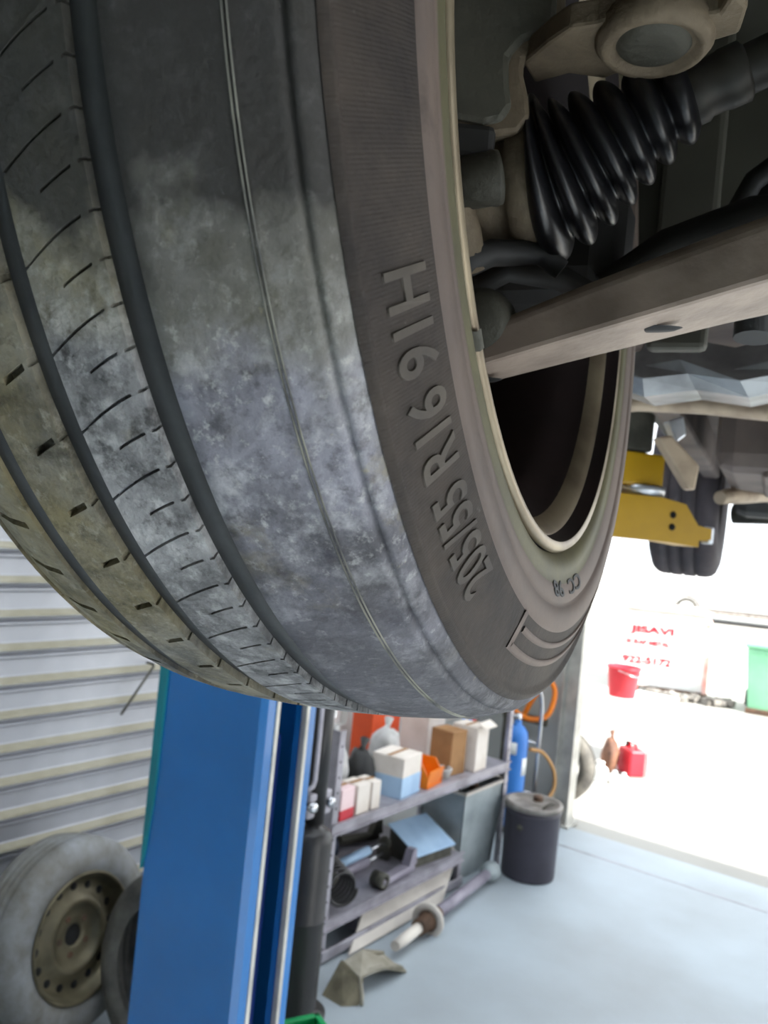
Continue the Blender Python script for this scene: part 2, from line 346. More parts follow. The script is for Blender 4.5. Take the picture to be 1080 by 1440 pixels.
# ================================================================== THE CAR ON THE LIFT
cC = V((.020, -.197, .526)); azw, elw = math.radians(66.4), math.radians(1.4)
toW = lambda c: RT * c[0] - UP * c[1] + FW * c[2]
WC = CAM + toW(cC)
WN = toW((math.cos(elw) * math.sin(azw), math.sin(elw), -math.cos(elw) * math.cos(azw)))
EU = (V((0, 0, 1)) - WN * WN.z).normalized(); EF = WN.cross(EU)
WM = Matrix(((EU.x, EF.x, WN.x, WC.x), (EU.y, EF.y, WN.y, WC.y), (EU.z, EF.z, WN.z, WC.z), (0, 0, 0, 1)))   # local z = wheel axis towards the car, x = up, y = forward
CA = math.radians(25)
CD = V((math.sin(CA), math.cos(CA), 0)); CI = V((math.cos(CA), -math.sin(CA), 0)); ZZ = V((0, 0, 1))
def CP(s, i, z): return WC + CD * s + CI * i + ZZ * z          # rearward, inboard, up from the front wheel centre
CR = Matrix(((CI.x, CD.x, 0), (CI.y, CD.y, 0), (CI.z, CD.z, 1)))  # columns: inboard, rearward, up
car = empty('car', CP(1.25, .7, -.3), 'car raised on the lift, its worn front tyre close up', 'car')

CROWN = [(-.1, .300), (-.094, .3065), (-.08, .3115), (-.06, .3145), (-.03, .316), (0, .3162), (.028, .3153), (.05, .3135), (.067, .311), (.080, .3070), (.0830, .3050), (.0862, .3020), (.0884, .298)]
def interp(tab, x):
    if x <= tab[0][0]: return tab[0][1]
    for (a, b), (c, d) in zip(tab, tab[1:]):
        if x <= c: return b + (d - b) * (x - a) / (c - a)
    return tab[-1][1]
def RAD(a): return interp(CROWN, a)
SIDE = [(.218, .0930), (.224, .0968), (.230, .0985), (.236, .1000), (.246, .1025), (.2475, .1010), (.249, .1030), (.261, .1035), (.2625, .1022), (.270, .1000), (.280, .0960), (.290, .0915), (.2940, .0898), (.2960, .0914), (.2978, .0908), (.2988, .0893), (.2995, .0882)]
def AX(r): return interp(SIDE, r)
SEG = 256
# carcass: groove floors and both sidewalls in the ribs' frame
fl = [(.2985, .0880), (.3068, .0284), (.3068, .0268), (.3120, .0264), (.3122, .0165), (.3068, .016), (.3068, -.0166), (.3122, -.0170), (.3122, -.0262), (.3066, -.027), (.3066, -.0556), (.3118, -.0560), (.3116, -.0650), (.3066, -.066), (.302, -.092), (.296, -.098), (.280, -.104), (.255, -.107), (.236, -.104), (.218, -.094)]
tyre = MB().lathe([(r, z) for r, z in fl], seg=SEG).build('tyre', m_groove, car, WM, local=True)
tag(tyre, 'worn front tyre with dusty tread')
text_band = [(r, a) for r, a in SIDE if r >= .2615]
MB().lathe(text_band, seg=SEG).build('sidewall', m_side, tyre, WM, local=True)
MB().lathe([(r, a) for r, a in SIDE if .2359 <= r <= .2626], seg=SEG).build('sidewall_band', m_band, tyre, WM, local=True)
MB().lathe([(.218, .0930), (.2205, .0962), (.2235, .0985), (.2290, .0998), (.2310, .0990), (.236, .1000)], seg=SEG).build('bead_ring', m_bead, tyre, WM, local=True)
# worn smooth inner shoulder, continuous; a remnant groove line and a step at its edge
pr = [(.3072, .0279)]
for a in [.0281, .0287, .034, .04, .046, .052, .058, .063, .0655, .0668, .0681, .069, .074, .078, .0800, .0806, .0818, .0824, .084, .0862, .0876, .0884]:
    r = RAD(a)
    if .0805 < a < .0820: r -= .0018
    if a == .0281: r -= .0010
    if a == .0655 or a == .0681: r += .0001
    if a == .0668: r -= .0004
    pr.append((r, a))
pr.append((.2975, .0886))
MB().lathe(pr, seg=SEG).build('worn_shoulder', m_worn, tyre, WM, local=True)
def rib(a_hi, a_lo, N, amp, pw, types, m, deltas, depth=.0035, off=0.0, ntc=(.0,)):
    """tread rib between two grooves; a sipe or notch is a real cut. types: list of ([(t0,t1),..], half width)"""
    ts = {0.0, 1.0}
    for rng, dl in types:
        for t0, t1 in rng:
            for q in (t0, t0 + .02, t1 - .02, t1): ts.add(min(1, max(0, round(q, 4))))
    for q in range(1, 10): ts.add(q / 10)
    ts = sorted(ts); vs = []; rows = 0
    for k in range(N):
        rng, dl = types[k % len(types)]
        c = 2 * math.pi * (k + off) / N; step = 2 * math.pi / N
        for ds, bot in ((-dl, 0), (-dl * .8, 1), (dl * .8, 1), (dl, 0), (step * .33, 0), (step * .62, 0)):
            jit = 0
            row = [(a_hi, -1.0, 0.0)]
            for t in ts:
                inside = any(t0 + .019 <= t <= t1 - .019 or (t0 <= 0 and t <= t1 - .019 and t >= 0) or (t1 >= 1 and t >= t0 + .019) for t0, t1 in rng)
                row.append((a_hi + (a_lo - a_hi) * t, depth if (bot and inside) else 0.0, t))
            row.append((a_lo, -1.0, 1.0))
            for a, dp, t in row:
                ph = c + ds + amp * (t ** pw)
                r = .3072 if dp < 0 else RAD(a) - dp
                vs.append((r * math.cos(ph), r * math.sin(ph), a))
            rows += 1; w = len(row)
    fs = []
    for i in range(rows):
        j = (i + 1) % rows
        for q in range(w - 1): fs.append([i * w + q, j * w + q, j * w + q + 1, i * w + q + 1])
    b = MB(); b.add(vs, fs, False)
    return b.build('tread_rib', m, tyre, WM, local=True)
d2r = math.radians
OFF = (113.0 / (360 / 142)) % 2
rib(.0165, -.0150, 142, d2r(2.6), 1.35, [([(.0, .07), (.16, 1.0)], .0019), ([(.0, .07), (.16, .58)], .0019)], m_rib, None, off=OFF)
rib(-.0262, -.0540, 71, d2r(2.3), 1.1, [([(.0, .05), (.13, .56)], .0048)], m_rib2, None, depth=.004, off=(121.0 / (360 / 71)) % 1)
rib(-.0650, -.0950, 71, d2r(-.8), 1.0, [([(.2, .8)], .0060)], m_rib2, None, depth=.004, off=(134.2 / (360 / 71)) % 1)
# pale dust line left where the inner groove has worn away
for a, w in ((.0662, .00025), (.0676, .0002)):
    MB().lathe([(RAD(a) - .0002, a - w), (RAD(a) + .0006, a - w * .5), (RAD(a) + .0006, a + w * .5), (RAD(a) - .0002, a + w)], seg=SEG, a0=d2r(80), a1=d2r(172)).build('wear_line', m_seam, tyre, WM, local=True)
# raised mould arcs low on the sidewall
def arc(r0_, r1_, p0, p1, h=.0009, seg=60):
    MB().lathe([(r0_, AX(r0_) - .001), (r0_ + .0004, AX(r0_) + h), (r1_ - .0004, AX(r1_) + h), (r1_, AX(r1_) - .001)], seg=seg, a0=d2r(p0), a1=d2r(p1)).build('mould_arc', m_band, tyre, WM, local=True)
arc(.2775, .2815, 160, 222); arc(.2680, .2715, 161, 222)
arc(.2625, .2815, 159.2, 160.3, seg=4)
def wrap_text(txt, size, p_start, p_end, rmid, h, name, m, parent, M, flip=1):
    cu = bpy.data.curves.new(name, 'FONT'); cu.body = txt; cu.size = size; cu.extrude = h; cu.bevel_depth = h * .25; cu.resolution_u = 4; cu.offset = size * .012
    to = bpy.data.objects.new(name, cu); COL.objects.link(to); dg = bpy.context.evaluated_depsgraph_get()
    me = bpy.data.meshes.new_from_object(to.evaluated_get(dg)); bpy.data.objects.remove(to)
    xs = [v.co.x for v in me.vertices]; ys = [v.co.y for v in me.vertices]; x0, x1 = min(xs), max(xs); y0, y1 = min(ys), max(ys)
    for v in me.vertices:
        ph = d2r(p_start + (p_end - p_start) * (v.co.x - x0) / (x1 - x0)); r = rmid + (v.co.y - (y0 + y1) / 2)
        a = AX(r) + v.co.z
        v.co = (r * math.cos(ph), r * math.sin(ph), a)
    me.materials.clear()
    return link(name, me, m, parent, M)
wrap_text('205/55 R16 91H', .0245, 147.3, 118.6, .2775, .0007, 'size_lettering', m_letter, tyre, WM)
wrap_text('CC  98', .012, 192, 174, .2385, .0005, 'bead_lettering', m_groove, tyre, WM)

# rim and barrel
rim = MB().lathe([(.2165, .0925), (.2185, .0955), (.2165, .0985), (.2120, .0978)], seg=128).build('wheel_rim', m_rim, car, WM, local=True)
MB().lathe([(.2120, .0978), (.2108, .0930), (.2085, .0885)], seg=128).build('bead_seat', m_barrel, rim, WM, local=True)
MB().lathe([(.2085, .0885), (.2070, .0885), (.2035, .0855), (.2000, .0810), (.1985, .0775)], seg=128).build('safety_hump', m_rim, rim, WM, local=True)
MB().lathe([(.1986, .0776), (.1950, .068), (.1890, .060), (.1855, .0485), (.1848, .03), (.1850, -.01), (.19, -.03), (.196, -.045), (.19, -.06), (.10, -.062), (.05, -.05), (.001, -.05)], seg=96).build('barrel', m_barrel, rim, WM, local=True)
# balance weights of lead clipped on the lip
for p_ in (128,): 
    MB().lathe([(.2192, .0945), (.2192, .0990), (.2160, .0998)], seg=6, a0=d2r(p_), a1=d2r(p_ + 2.2)).build('balance_weight', m_castd, rim, WM, local=True)
disc = MB().lathe([(.06, -.02), (.14, -.02), (.14, .0), (.06, .002), (.05, .02), (.02, .02)], seg=64).build('brake_disc', m_rust, car, WM, local=True)
# drive shaft with ribbed boot
J = WC + WN * .045
SD = (CI * math.cos(d2r(20.5)) + ZZ * math.sin(d2r(20.5))).normalized()
shaft = MB().tube([J + SD * .08, J + SD * .16, J + SD * .62], [.0125, .0130, .0130], 24).build('drive_shaft', m_shaft, car)
MB().lathe([(.0135, .116), (.0170, .117), (.0170, .128), (.0152, .130), (.0152, .138), (.0160, .140), (.0160, .150), (.0132, .152)], frame(SD, loc=J), 32).build('boot_clamp', m_shaft, shaft)
# boot: convolutions whose axis bends from the joint axis to the shaft
def bez(t):
    p0 = J + WN * .034; p1 = J + WN * .055; p2 = J + SD * .085; p3 = J + SD * .124
    q = 1 - t; return p0 * q**3 + p1 * (3 * q * q * t) + p2 * (3 * q * t * t) + p3 * t**3
bp = []; br = []
NB = 7
for k in range(NB * 12 + 1):
    t = k / (NB * 12); base = .041 - .023 * t
    ampb = .0085 * (1 - .35 * t)
    bp.append(bez(t)); br.append(base - .004 + ampb * 1.5 * abs(math.sin(math.pi * (t * NB)))**.75)
MB().tube(bp, br, 48, cap=False).build('cv_boot', m_boot, shaft)
hub = MB().lathe([(.0, -.02), (.034, -.02), (.037, -.005), (.0385, .012), (.0385, .050), (.0365, .054), (.0365, .060), (.0415, .062), (.0415, .074), (.036, .078)], frame(WN, loc=WC + WN * .006), 48).build('cv_joint', m_cast, car)

# steering knuckle: heavy casting with a stepped edge; unlit face painted as a dark plate
kp = [(610, -60), (612, 215), (648, 206), (668, 190), (700, 190), (730, 186), (746, 165), (744, 135), (737, 105), (738, 84), (758, 68), (796, 52), (798, -60)]
kn = MB().prism([pt(u, v, .452) for u, v in kp], FW * .020 + ZZ * .004).build('steering_knuckle', m_cast, car, bev=.003)
web = [(600, -40), (604, 150), (640, 168), (680, 176), (708, 170), (722, 150), (718, 112), (718, 80), (738, 58), (784, 38), (788, -40)]
MB().prism([pt(u, v, .4495) for u, v in web], FW * .008).build('shaded_face', m_castd, kn, bev=.004)
# steering arm plate and ball joint cap above the shaft
zb = pt(920, 60, .425).z
pl = [(770, 60), (800, 40), (840, 34), (880, 20), (940, 12), (985, 22), (1010, 20), (1030, -10), (1052, 10), (1040, 48), (1000, 60), (985, 85), (950, 104), (900, 112), (880, 100), (850, 112), (800, 105), (752, 118), (735, 90)]
MB().prism([onz(u, v, zb) for u, v in pl], ZZ * .014).build('steering_arm', m_cast, kn, bev=.002)
bj = onz(920, 55, zb)
bjM = frame(-ZZ, loc=bj + ZZ * .004)
tie = MB().lathe([(.0, .0080), (.012, .0085), (.018, .0070), (.0205, .0075), (.0225, .0100), (.0260, .0100), (.0290, .0060), (.0295, 0), (.028, -.004)], bjM, 40).build('ball_joint_cap', m_cast, kn)
MB().lathe([(.0, .0092), (.012, .0104), (.0165, .0090), (.0195, .0060)], bjM, 40).build('dust_plug', m_castd, tie)
# sensor sleeve: short open pipe
sl_a = pt(628, 262, .452); sl_b = pt(700, 250, .452)
ax = (sl_b - sl_a).normalized(); Lh = (sl_b - sl_a).length
MB().lathe([(.0115, Lh + .0), (.0140, Lh + .001), (.0146, Lh - .002), (.0140, Lh - .005), (.0140, 0), (.0, 0)], frame(ax, loc=sl_a), 32).lathe([(.0115, Lh), (.0112, .012), (0, .012)], frame(ax, loc=sl_a), 32).build('sensor_sleeve', m_castd, kn)
MB().tube([pt(622, 285, .46), pt(636, 300, .46), pt(650, 330, .47), pt(660, 380, .48)], [.012, .013, .011, .010], 12).build('knuckle_lug', m_cast, kn)
MB().box(pt(655, 208, .458), (.03, .02, .020), bev=.004).build('lug_bolt', m_black, kn)
# lower knuckle leg and ball joint
MB().tube([pt(640, 330, .475), pt(660, 370, .478), pt(690, 356, .48), pt(760, 356, .49), pt(790, 380, .49)], [.012, .012, .008, .007, .006], 12).build('dust_shield_edge', m_black, kn)
bl = pt(676, 455, .492)
ball = MB().lathe([(0, -.016), (.016, -.0155), (.0195, -.010), (.0205, 0), (.0195, .010), (.015, .015), (0, .016)], frame(pt(676, 455, .3) - pt(676, 455, .5) + CI * -.05, loc=bl), 32).build('ball_joint', m_castd, car)
MB().tube([pt(694, 430, .492), pt(708, 455, .492), pt(712, 490, .492)], [.004, .006, .006], 10).build('ball_joint_boot', m_arm, ball)
# control arm: pressed box section rising towards the car's middle
def armpt(L, dz, ds): return CP(0, .035 + L, -.117) + ZZ * (.30 * L + dz) + CD * ds
Ls = [(-.01, .022, .040), (.03, .026, .044), (.08, .031, .050), (.15, .036, .060), (.24, .040, .085), (.36, .042, .120), (.48, .042, .130)]
vs = []; 
for L, hh, dd in Ls:
    for ds, dz in ((-.020, 0), (-.020 + dd, 0.0), (-.020 + dd, hh), (-.014, hh), (-.020, hh * .8)): vs.append(armpt(L, dz, ds))
nn_ = 5; fs = []
for i in range(len(Ls) - 1):
    for k in range(nn_): fs.append([i * nn_ + k, i * nn_ + (k + 1) % nn_, (i + 1) * nn_ + (k + 1) % nn_, (i + 1) * nn_ + k])
fs += [list(range(nn_))[::-1], [len(vs) - nn_ + k for k in range(nn_)]]
carm = MB().add(vs, fs).build('control_arm', m_arm, car, bev=.003)
# pressed slot under the arm
for L, w_ in ((.015, .030), (.115, .030)):
    MB().lathe([(0, .0012), (.006, .001), (.008, -.0006)], Matrix.Translation(armpt(L, -.0002, .006)) @ CR.to_4x4() @ Matrix.Diagonal((2.0, .75, -1, 1)), 24).build('drain_slot', m_black, carm)
# rear link of the arm: dark tube behind with bent end
MB().tube([CP(.10, .10, -.03), CP(.11, .14, -.005), CP(.13, .19, .018), CP(.15, .28, .03), CP(.16, .50, .05)], [.010, .017, .020, .020, .020], 16).build('rear_link', m_black, carm)
MB().tube([CP(.06, .155, -.036), CP(.06, .172, -.018), CP(.06, .21, -.006)], [.003, .0035, .0025], 8).build('bend_highlight', m_arm, carm)  # pale sliver paints the highlight on the link's bend
MB().box(CP(.10, .68, .06), (.36, .40, .12), CR, .02).build('subframe', m_black, car)
for ds in (-.02, .14): MB().lathe([(0, -.03), (.028, -.03), (.032, 0), (.028, .03), (0, .03)], frame(CD, loc=CP(ds, .49, .045)), 20).build('arm_bush', m_black, carm)
# calliper block and hoses in the dark behind the joint
MB().box(CP(.13, .06, .01), (.10, .07, .09), CR, .02).build('brake_calliper', m_black, car)
MB().tube([CP(.05, .02, -.045), CP(.06, .045, -.028), CP(.07, .08, -.032), CP(.08, .115, -.05), CP(.07, .12, -.075)], .008, 10).build('brake_hose', m_black, car)
MB().tube([CP(.18, .17, -.03), CP(.19, .165, .03), CP(.19, .185, .075), CP(.19, .23, .11), CP(.2, .30, .14)], .008, 12).build('hose', m_black, car)
MB().tube([CP(.20, .195, -.04), CP(.21, .195, .03), CP(.21, .20, .075), CP(.21, .22, .10)], [.015, .015, .014, .010], 12).build('hose', m_black, car)
# panels that close the wheel house: bulkhead, floor pan; liner and undertray added to shade the tyre top
bk = MB().box(CP(.30, .55, .36), (1.5, .012, .72), CR)
bk.box(CP(.285, .13, .12), (.05, .02, .30), CR, .005)
bulk = bk.build('inner_panel', m_panel, car)
MB().lathe([(.008, .004), (.012, .004), (.012, -.004)], frame(-CD, loc=CP(.292, .245, .085)), 24).build('grommet', m_castd, bulk)
MB().lathe([(.0, .010), (.018, .010), (.022, .0), (.022, -.02)], frame(-CD, loc=CP(.22, .24, .03)), 24).build('bush', m_black, bulk)
MB().lathe([(.40, -.13), (.40, .16)], WM, 40, a0=d2r(-82), a1=d2r(60)).build('shading_arch_liner', m_black, car)
MB().box(CP(-.15, .75, .36), (1.25, .95, .03), CR).build('shading_undertray', m_black, car)
MB().box(CP(1.9, .72, .14), (1.42, 3.2, .02), CR).build('floor_pan', m_pan, car)
for k, (i0, z0, w) in enumerate(((.26, .115, .12), (.52, .105, .10), (.9, .105, .1))):
    MB().box(CP(1.6, i0, z0), (w, 2.4, .05), CR, .012).build('floor_rail', m_pan, car)
MB().box(CP(1.35, .03, .09), (.05, 1.9, .10), CR, .01).build('sill_flange', m_pan, car)
MB().box(CP(1.35, -.03, .22), (.10, 1.9, .22), CR, .03).build('sill', m_panel, car)
# heat shield, cross pipe, bracket, exhaust
hs = [(-.06, .030), (.0, .036), (.06, .022), (.10, .030), (.16, .018), (.22, .034), (.30, .026), (.40, .044), (.55, .05)]
hl = [(.55, .006), (.42, -.008), (.33, -.006), (.25, .006), (.18, -.012), (.12, -.004), (.06, -.014), (.0, .004), (-.06, -.002)]
shield = MB()
nh = len(hs)
rows = []
for k, (i_, z_) in enumerate(hs):
    i2, z2 = hl[nh - 1 - k]
    rows.append([CP(.60, i_, z_ + .03), CP(.585, i_, z_), CP(.575 + .012 * (k % 2), (i_ + i2) / 2, (z_ + z2) / 2), CP(.60, i2, z2), CP(.70, i2, z2 + .006)])
shield.add([p for r_ in rows for p in r_], [[k * 5 + j, (k + 1) * 5 + j, (k + 1) * 5 + j + 1, k * 5 + j + 1] for k in range(nh - 1) for j in range(4)])
sh_o = shield.build('heat_shield', m_alu, car); _so = sh_o.modifiers.new('thickness', 'SOLIDIFY'); _so.thickness = .004
MB().tube([CP(.75, -.05, -.010), CP(.75, .03, .004), CP(.76, .12, .006), CP(.76, .22, -.002), CP(.77, .36, .006), CP(.78, .6, .01)], [.010, .012, .014, .014, .012, .012], 12).build('cross_pipe', m_pipe, car)
tank = MB().box(CP(1.35, .30, .02), (.36, .70, .16), CR, .03)
for q in (-.09, 0, .08): tank.box(CP(1.33, .30 + q, -.056), (.03, .62, .02), CR, .006)
tank.build('fuel_tank_shield', m_pan, car)
MB().prism([pt(925, 615, 1.32), pt(945, 612, 1.32), pt(985, 655, 1.32), pt(978, 690, 1.32), pt(968, 688, 1.32)], FW * .03).build('support_bracket', m_pipe, car, bev=.004)
MB().prism([pt(940, 592, 1.36), pt(962, 585, 1.36), pt(966, 612, 1.36), pt(952, 622, 1.36)], FW * .03).build('bracket_tab', m_zinc, car, bev=.003)
MB().tube([pt(1012, 700, 1.7), pt(1045, 695, 1.75), pt(1090, 692, 1.8), pt(1150, 690, 1.9)], [.014, .020, .020, .020], 14).build('exhaust_pipe', m_pipe, car)
MB().box(CP(2.3, .55, .0), (.9, .25, .14), CR, .04).build('rear_axle_beam', m_black, car)
MB().tube([CP(2.35, .1, -.06), CP(2.3, .3, -.05), CP(2.3, .6, -.05), CP(2.3, 1.2, -.05)], .03, 12).build('rear_silencer', m_castd, car)
# rear tyre
RM = frame(CI, ZZ, CP(2.57, -.045, .040))
rt = MB().lathe([(.20, -.09), (.23, -.10), (.27, -.107), (.295, -.098), (.306, -.085), (.311, -.07), (.3115, -.048), (.306, -.047), (.306, -.040), (.3122, -.039), (.3125, -.01), (.306, -.009), (.306, .0), (.3125, .001), (.312, .034), (.306, .035), (.306, .043), (.3115, .044), (.311, .07), (.306, .085), (.295, .098), (.27, .107), (.23, .10), (.20, .09)], RM, 96).build('tyre', m_reartyre, car)
MB().lathe([(.0, .0), (.06, .01), (.15, -.02), (.18, .06), (.205, .092)], RM, 48).build('wheel_rim', m_barrel, rt)

# ================================================================== THE LIFT
LA = math.radians(30); LI = V((math.cos(LA), -math.sin(LA), 0)); LD = V((math.sin(LA), math.cos(LA), 0))
LC = pt(352, 1200, 1.70); LC.z = 0          # front inner corner of the column
LCR = Matrix(((LI.x, LD.x, 0), (LI.y, LD.y, 0), (0, 0, 1)))
LM = Matrix.Translation(LC) @ LCR.to_4x4()   # x: towards the car, y: rearward
lift = empty('vehicle_lift', M=LM, label='tall blue steel lift column with a yellow swing arm under the car', cat='vehicle lift')
W_, D_ = .285, .20; HC = 2.35
def ext(poly, z0, z1):  # extrude plan polygon
    return MB().prism([(x, y, z0) for x, y in poly], (0, 0, z1 - z0))
t_ = .006
shell = [(-W_, 0), (-.012, 0), (0, .012), (0, .042), (-.006, .046), (-.030, .046), (-.030, .040), (-t_, .040), (-t_, .014), (-.014, t_), (-W_ + t_, t_), (-W_ + t_, D_ - t_), (-.014, D_ - t_), (-t_, D_ - .014), (-t_, D_ - .040), (-.030, D_ - .040), (-.030, D_ - .046), (-.006, D_ - .046), (0, D_ - .042), (0, D_ - .012), (-.012, D_), (-W_, D_)]
def extc(poly, z0, z1):
    b = MB(); n = len(poly); b.add([(x, y, z0) for x, y in poly] + [(x, y, z1) for x, y in poly], [[i, (i + 1) % n, n + (i + 1) % n, n + i] for i in range(n)]); return b
extc(shell, .02, HC).build('column', m_blue, lift, LM, local=True)
for y in (.0445, D_ - .0445):
    MB().box((-.004, y, 1.2), (.016, .012, 2.3), bev=.003).build('slot_reflection', m_chan, lift, LM, local=True)  # pale strips paint the bright reflection along the slot
MB().box((-.10, D_ / 2, .75), (.10, .09, .95), bev=.01).build('carriage', m_navy, lift, LM, local=True)
MB().box((-.14, .1, .01), (.42, .40, .02), bev=.004).build('base_plate', m_blue, lift, LM, local=True)
cv = [(-W_ - .006, .0, .90), (-W_ - .008, .0, 2.2), (-W_ + .014, .0, 2.2), (-W_ + .016, 0, 1.25), (-W_ + .013, 0, 1.06), (-W_ + .002, 0, .93)]
MB().prism([(x, -.006, z) for x, y, z in cv], (0, .012, 0)).build('edge_cover', m_teal, lift, LM, local=True)
# swing arm reaching under the sill
aA = LM @ V((-.03, .1, 0)); aA.z = pt(880, 722, 1.9).z; aB = pt(968, 725, 1.98); aB.z = aA.z
adir = (aB - aA).normalized(); aL = (aB - aA).length
aMx = frame(ZZ, adir, aA)
armo = [(0, -.055), (aL - .07, -.055), (aL - .0, -.060), (aL, -.045), (aL + .03, -.040), (aL + .03, -.015), (aL - .005, -.010), (aL - .04, .035), (aL - .10, .045), (0, .045)]
MB().prism([(x, -.055, z) for x, z in armo], (0, .11, 0)).build('swing_arm', m_yellow, lift, aMx, local=True)
for dz in (.008, -.020):
    MB().lathe([(0, .004), (.006, .004), (.008, 0)], aMx @ frame((0, -1, 0), loc=(aL - .07, -.055, dz)), 16).build('bolt_hole_shade', m_hole, lift, aMx)  # black discs paint the shade inside two bolt holes
MB().lathe([(0, 0), (.055, 0), (.058, .012), (.058, .02), (.0, .02)], aMx @ Matrix.Translation((aL - .13, 0, .048)), 32).build('pad_flange', m_zinc, lift, aMx)
MB().box((aL - .16, 0, .105), (.13, .09, .075), bev=.006).build('pad_adapter', m_yellow, lift, aMx, local=True)
MB().box((aL - .20, .0, .22), (.15, .08, .15), bev=.008).build('pad_riser', m_castd, lift, aMx, local=True)
MB().box((aL + .036, -.03, -.03), (.016, .03, .04), bev=.004).build('arm_pin', m_zinc, lift, aMx, local=True)

# ================================================================== WHEELS LEANING ON THE ROLLER DOOR
def old_tyre(name, M, R=.295, W=.185, rb=.19, mt=None, label=None, cat='tyre', group=None, ribs=True, empty_root=True):
    root = empty(name, M=M, label=label, cat=cat, group=group)
    k = W / 2
    pr = [(rb, -k * .9), (rb + .02, -k), (R - .05, -k * 1.05), (R - .02, -k * .92), (R - .004, -k * .7), (R, -k * .4)]
    for q in (-.3, .0, .3):
        pr += [(R, k * q - .008), (R - .006, k * q - .006), (R - .006, k * q + .006), (R, k * q + .008)]
    pr += [(R, k * .5), (R - .004, k * .7), (R - .02, k * .92), (R - .05, k * 1.05), (rb + .03, k * 1.04), (rb + .02, k), (rb, k * .9)]
    MB().lathe(pr, M, 72).build('tyre_casing', mt or m_old, root)
    return root
# frame of a leaning wheel: axis out of its visible face
def lean_wheel(u, v, D, face_az, tilt):
    a = math.radians(face_az); ax = V((math.sin(a) * math.cos(tilt), -math.cos(a) * math.cos(tilt), math.sin(tilt)))
    return ax
ax1 = (NW * .97 + DW * .14 + ZZ * .15).normalized()
R1 = .298
c1 = pt(116, 1312, 2.64) - ax1 * .08; c1.z = R1 * math.sqrt(1 - ax1.z**2) + .09 * ax1.z
M1 = frame(ax1, ZZ, c1)
w1 = old_tyre('steel_wheel', M1, R1, .18, .188, m_grey_tyre, 'old grey tyre on a bare steel wheel leaning on the roller door', 'wheel')
rimw = MB().lathe([(.190, .082), (.196, .088), (.190, .092), (.184, .086), (.179, .070), (.174, .058), (.168, .046), (.150, .043), (.128, .046), (.112, .062), (.100, .066), (.092, .060), (.080, .044), (.060, .042), (.036, .044), (.033, .040), (.033, .0)], M1, 72).build('rim', m_steelw, w1)
for k in range(16):
    a = 2 * math.pi * k / 16
    MB().lathe([(0, .0020), (.0120, .0020), (.0130, .0)], M1 @ Matrix.Translation((.149 * math.cos(a),   .149 * math.sin(a), .0435)), 14).build('vent_hole', m_hole, rimw)
for k in range(5):
    a = 2 * math.pi * (k + .3) / 5
    MB().lathe([(0, .0012), (.005, .0012), (.0085, .0035), (.010, 0)], M1 @ Matrix.Translation((.057 * math.cos(a), .057 * math.sin(a), .042)), 12).build('bolt_hole', m_rust, rimw)
MB().lathe([(0, .002), (.032, .002)], M1 @ Matrix.Translation((0, 0, .034)), 24).build('hub_bore', m_hole, rimw)
ax2 = V((-.60, -.79, .10)).normalized()
c2 = pt(250, 1345, 2.58); c2.z = .285 * math.sqrt(1 - ax2.z**2) + .09 * ax2.z
old_tyre('loose_tyre', frame(ax2, ZZ, c2), .285, .18, .185, m_old, 'bare tyre standing between the steel wheel and the blue column', 'tyre')
# thin rod hooked on the door slats
tag(MB().tube([SP(.43, .03, 1.08), SP(.303, .03, .913)], .005, 8).tube([SP(.43, .03, 1.08), SP(.437, .02, 1.088), SP(.437, -.02, 1.088)], .005, 8).build('metal_rod', m_castd), 'thin dark rod hanging slanted on the roller door slats', 'rod')

# ================================================================== POLE JACK
jp = onz(414, 1425)
jk = empty('pole_jack', jp, 'tall dark grey hydraulic pole jack between blue column and rack', 'jack')
MB().lathe([(0, 0), (.105, 0), (.105, .012), (.075, .02), (.071, .03), (.071, .325), (.0725, .328), (.0725, .336), (.071, .339), (.071, .60), (.066, .625), (.050, .64), (.028, .645), (.028, .68), (0, .68)], Matrix.Translation(jp), 40).build('cylinder', m_jack, jk)
jR = Matrix.Rotation(math.atan2(DW.y, DW.x), 3, 'Z')
MB().box(jp + ZZ * .70, (.13, .045, .035), jR, .008).box(jp + ZZ * .755, (.12, .05, .03), jR, .008).build('clamp_bracket', m_rack, jk)
for q in (-.045, .05): MB().lathe([(0, .010), (.014, .009), (.019, 0), (.019, -.01)], frame(NW, loc=jp + DW * q + NW * .03 + ZZ * .725), 20).build('knob', m_chrome, jk)
MB().tube([jp + ZZ * .66, jp + ZZ * 1.25], .036, 24).build('ram', m_jack, jk)
MB().tube([jp - DW * .052 + NW * .03 + ZZ * 1.2, jp - DW * .052 + NW * .03 + ZZ * .82, jp - DW * .06 + NW * .03 + ZZ * .80, jp - DW * .09 + NW * .03 + ZZ * .79], .008, 10).build('handle', m_rack, jk)

# green crate at the bottom edge
gM = Matrix.Translation(onz(408, 1462, .1) - ZZ * .1) @ Matrix.Rotation(.5, 4, 'Z')
gc = empty('crate', M=gM, label='green plastic crate at the foot of the lift column', cat='crate')
MB().box((0, 0, .006), (.26, .18, .012)).build('base', m_green, gc, gM, local=True)
for y in (-.09, .09): MB().box((0, y, .05), (.26, .008, .10)).box((0, y, .098), (.28, .02, .010), bev=.003).build('side', m_green, gc, gM, local=True)
for x in (-.13, .13): MB().box((x, 0, .05), (.008, .18, .10)).box((x, 0, .098), (.02, .20, .010), bev=.003).build('end', m_green, gc, gM, local=True)

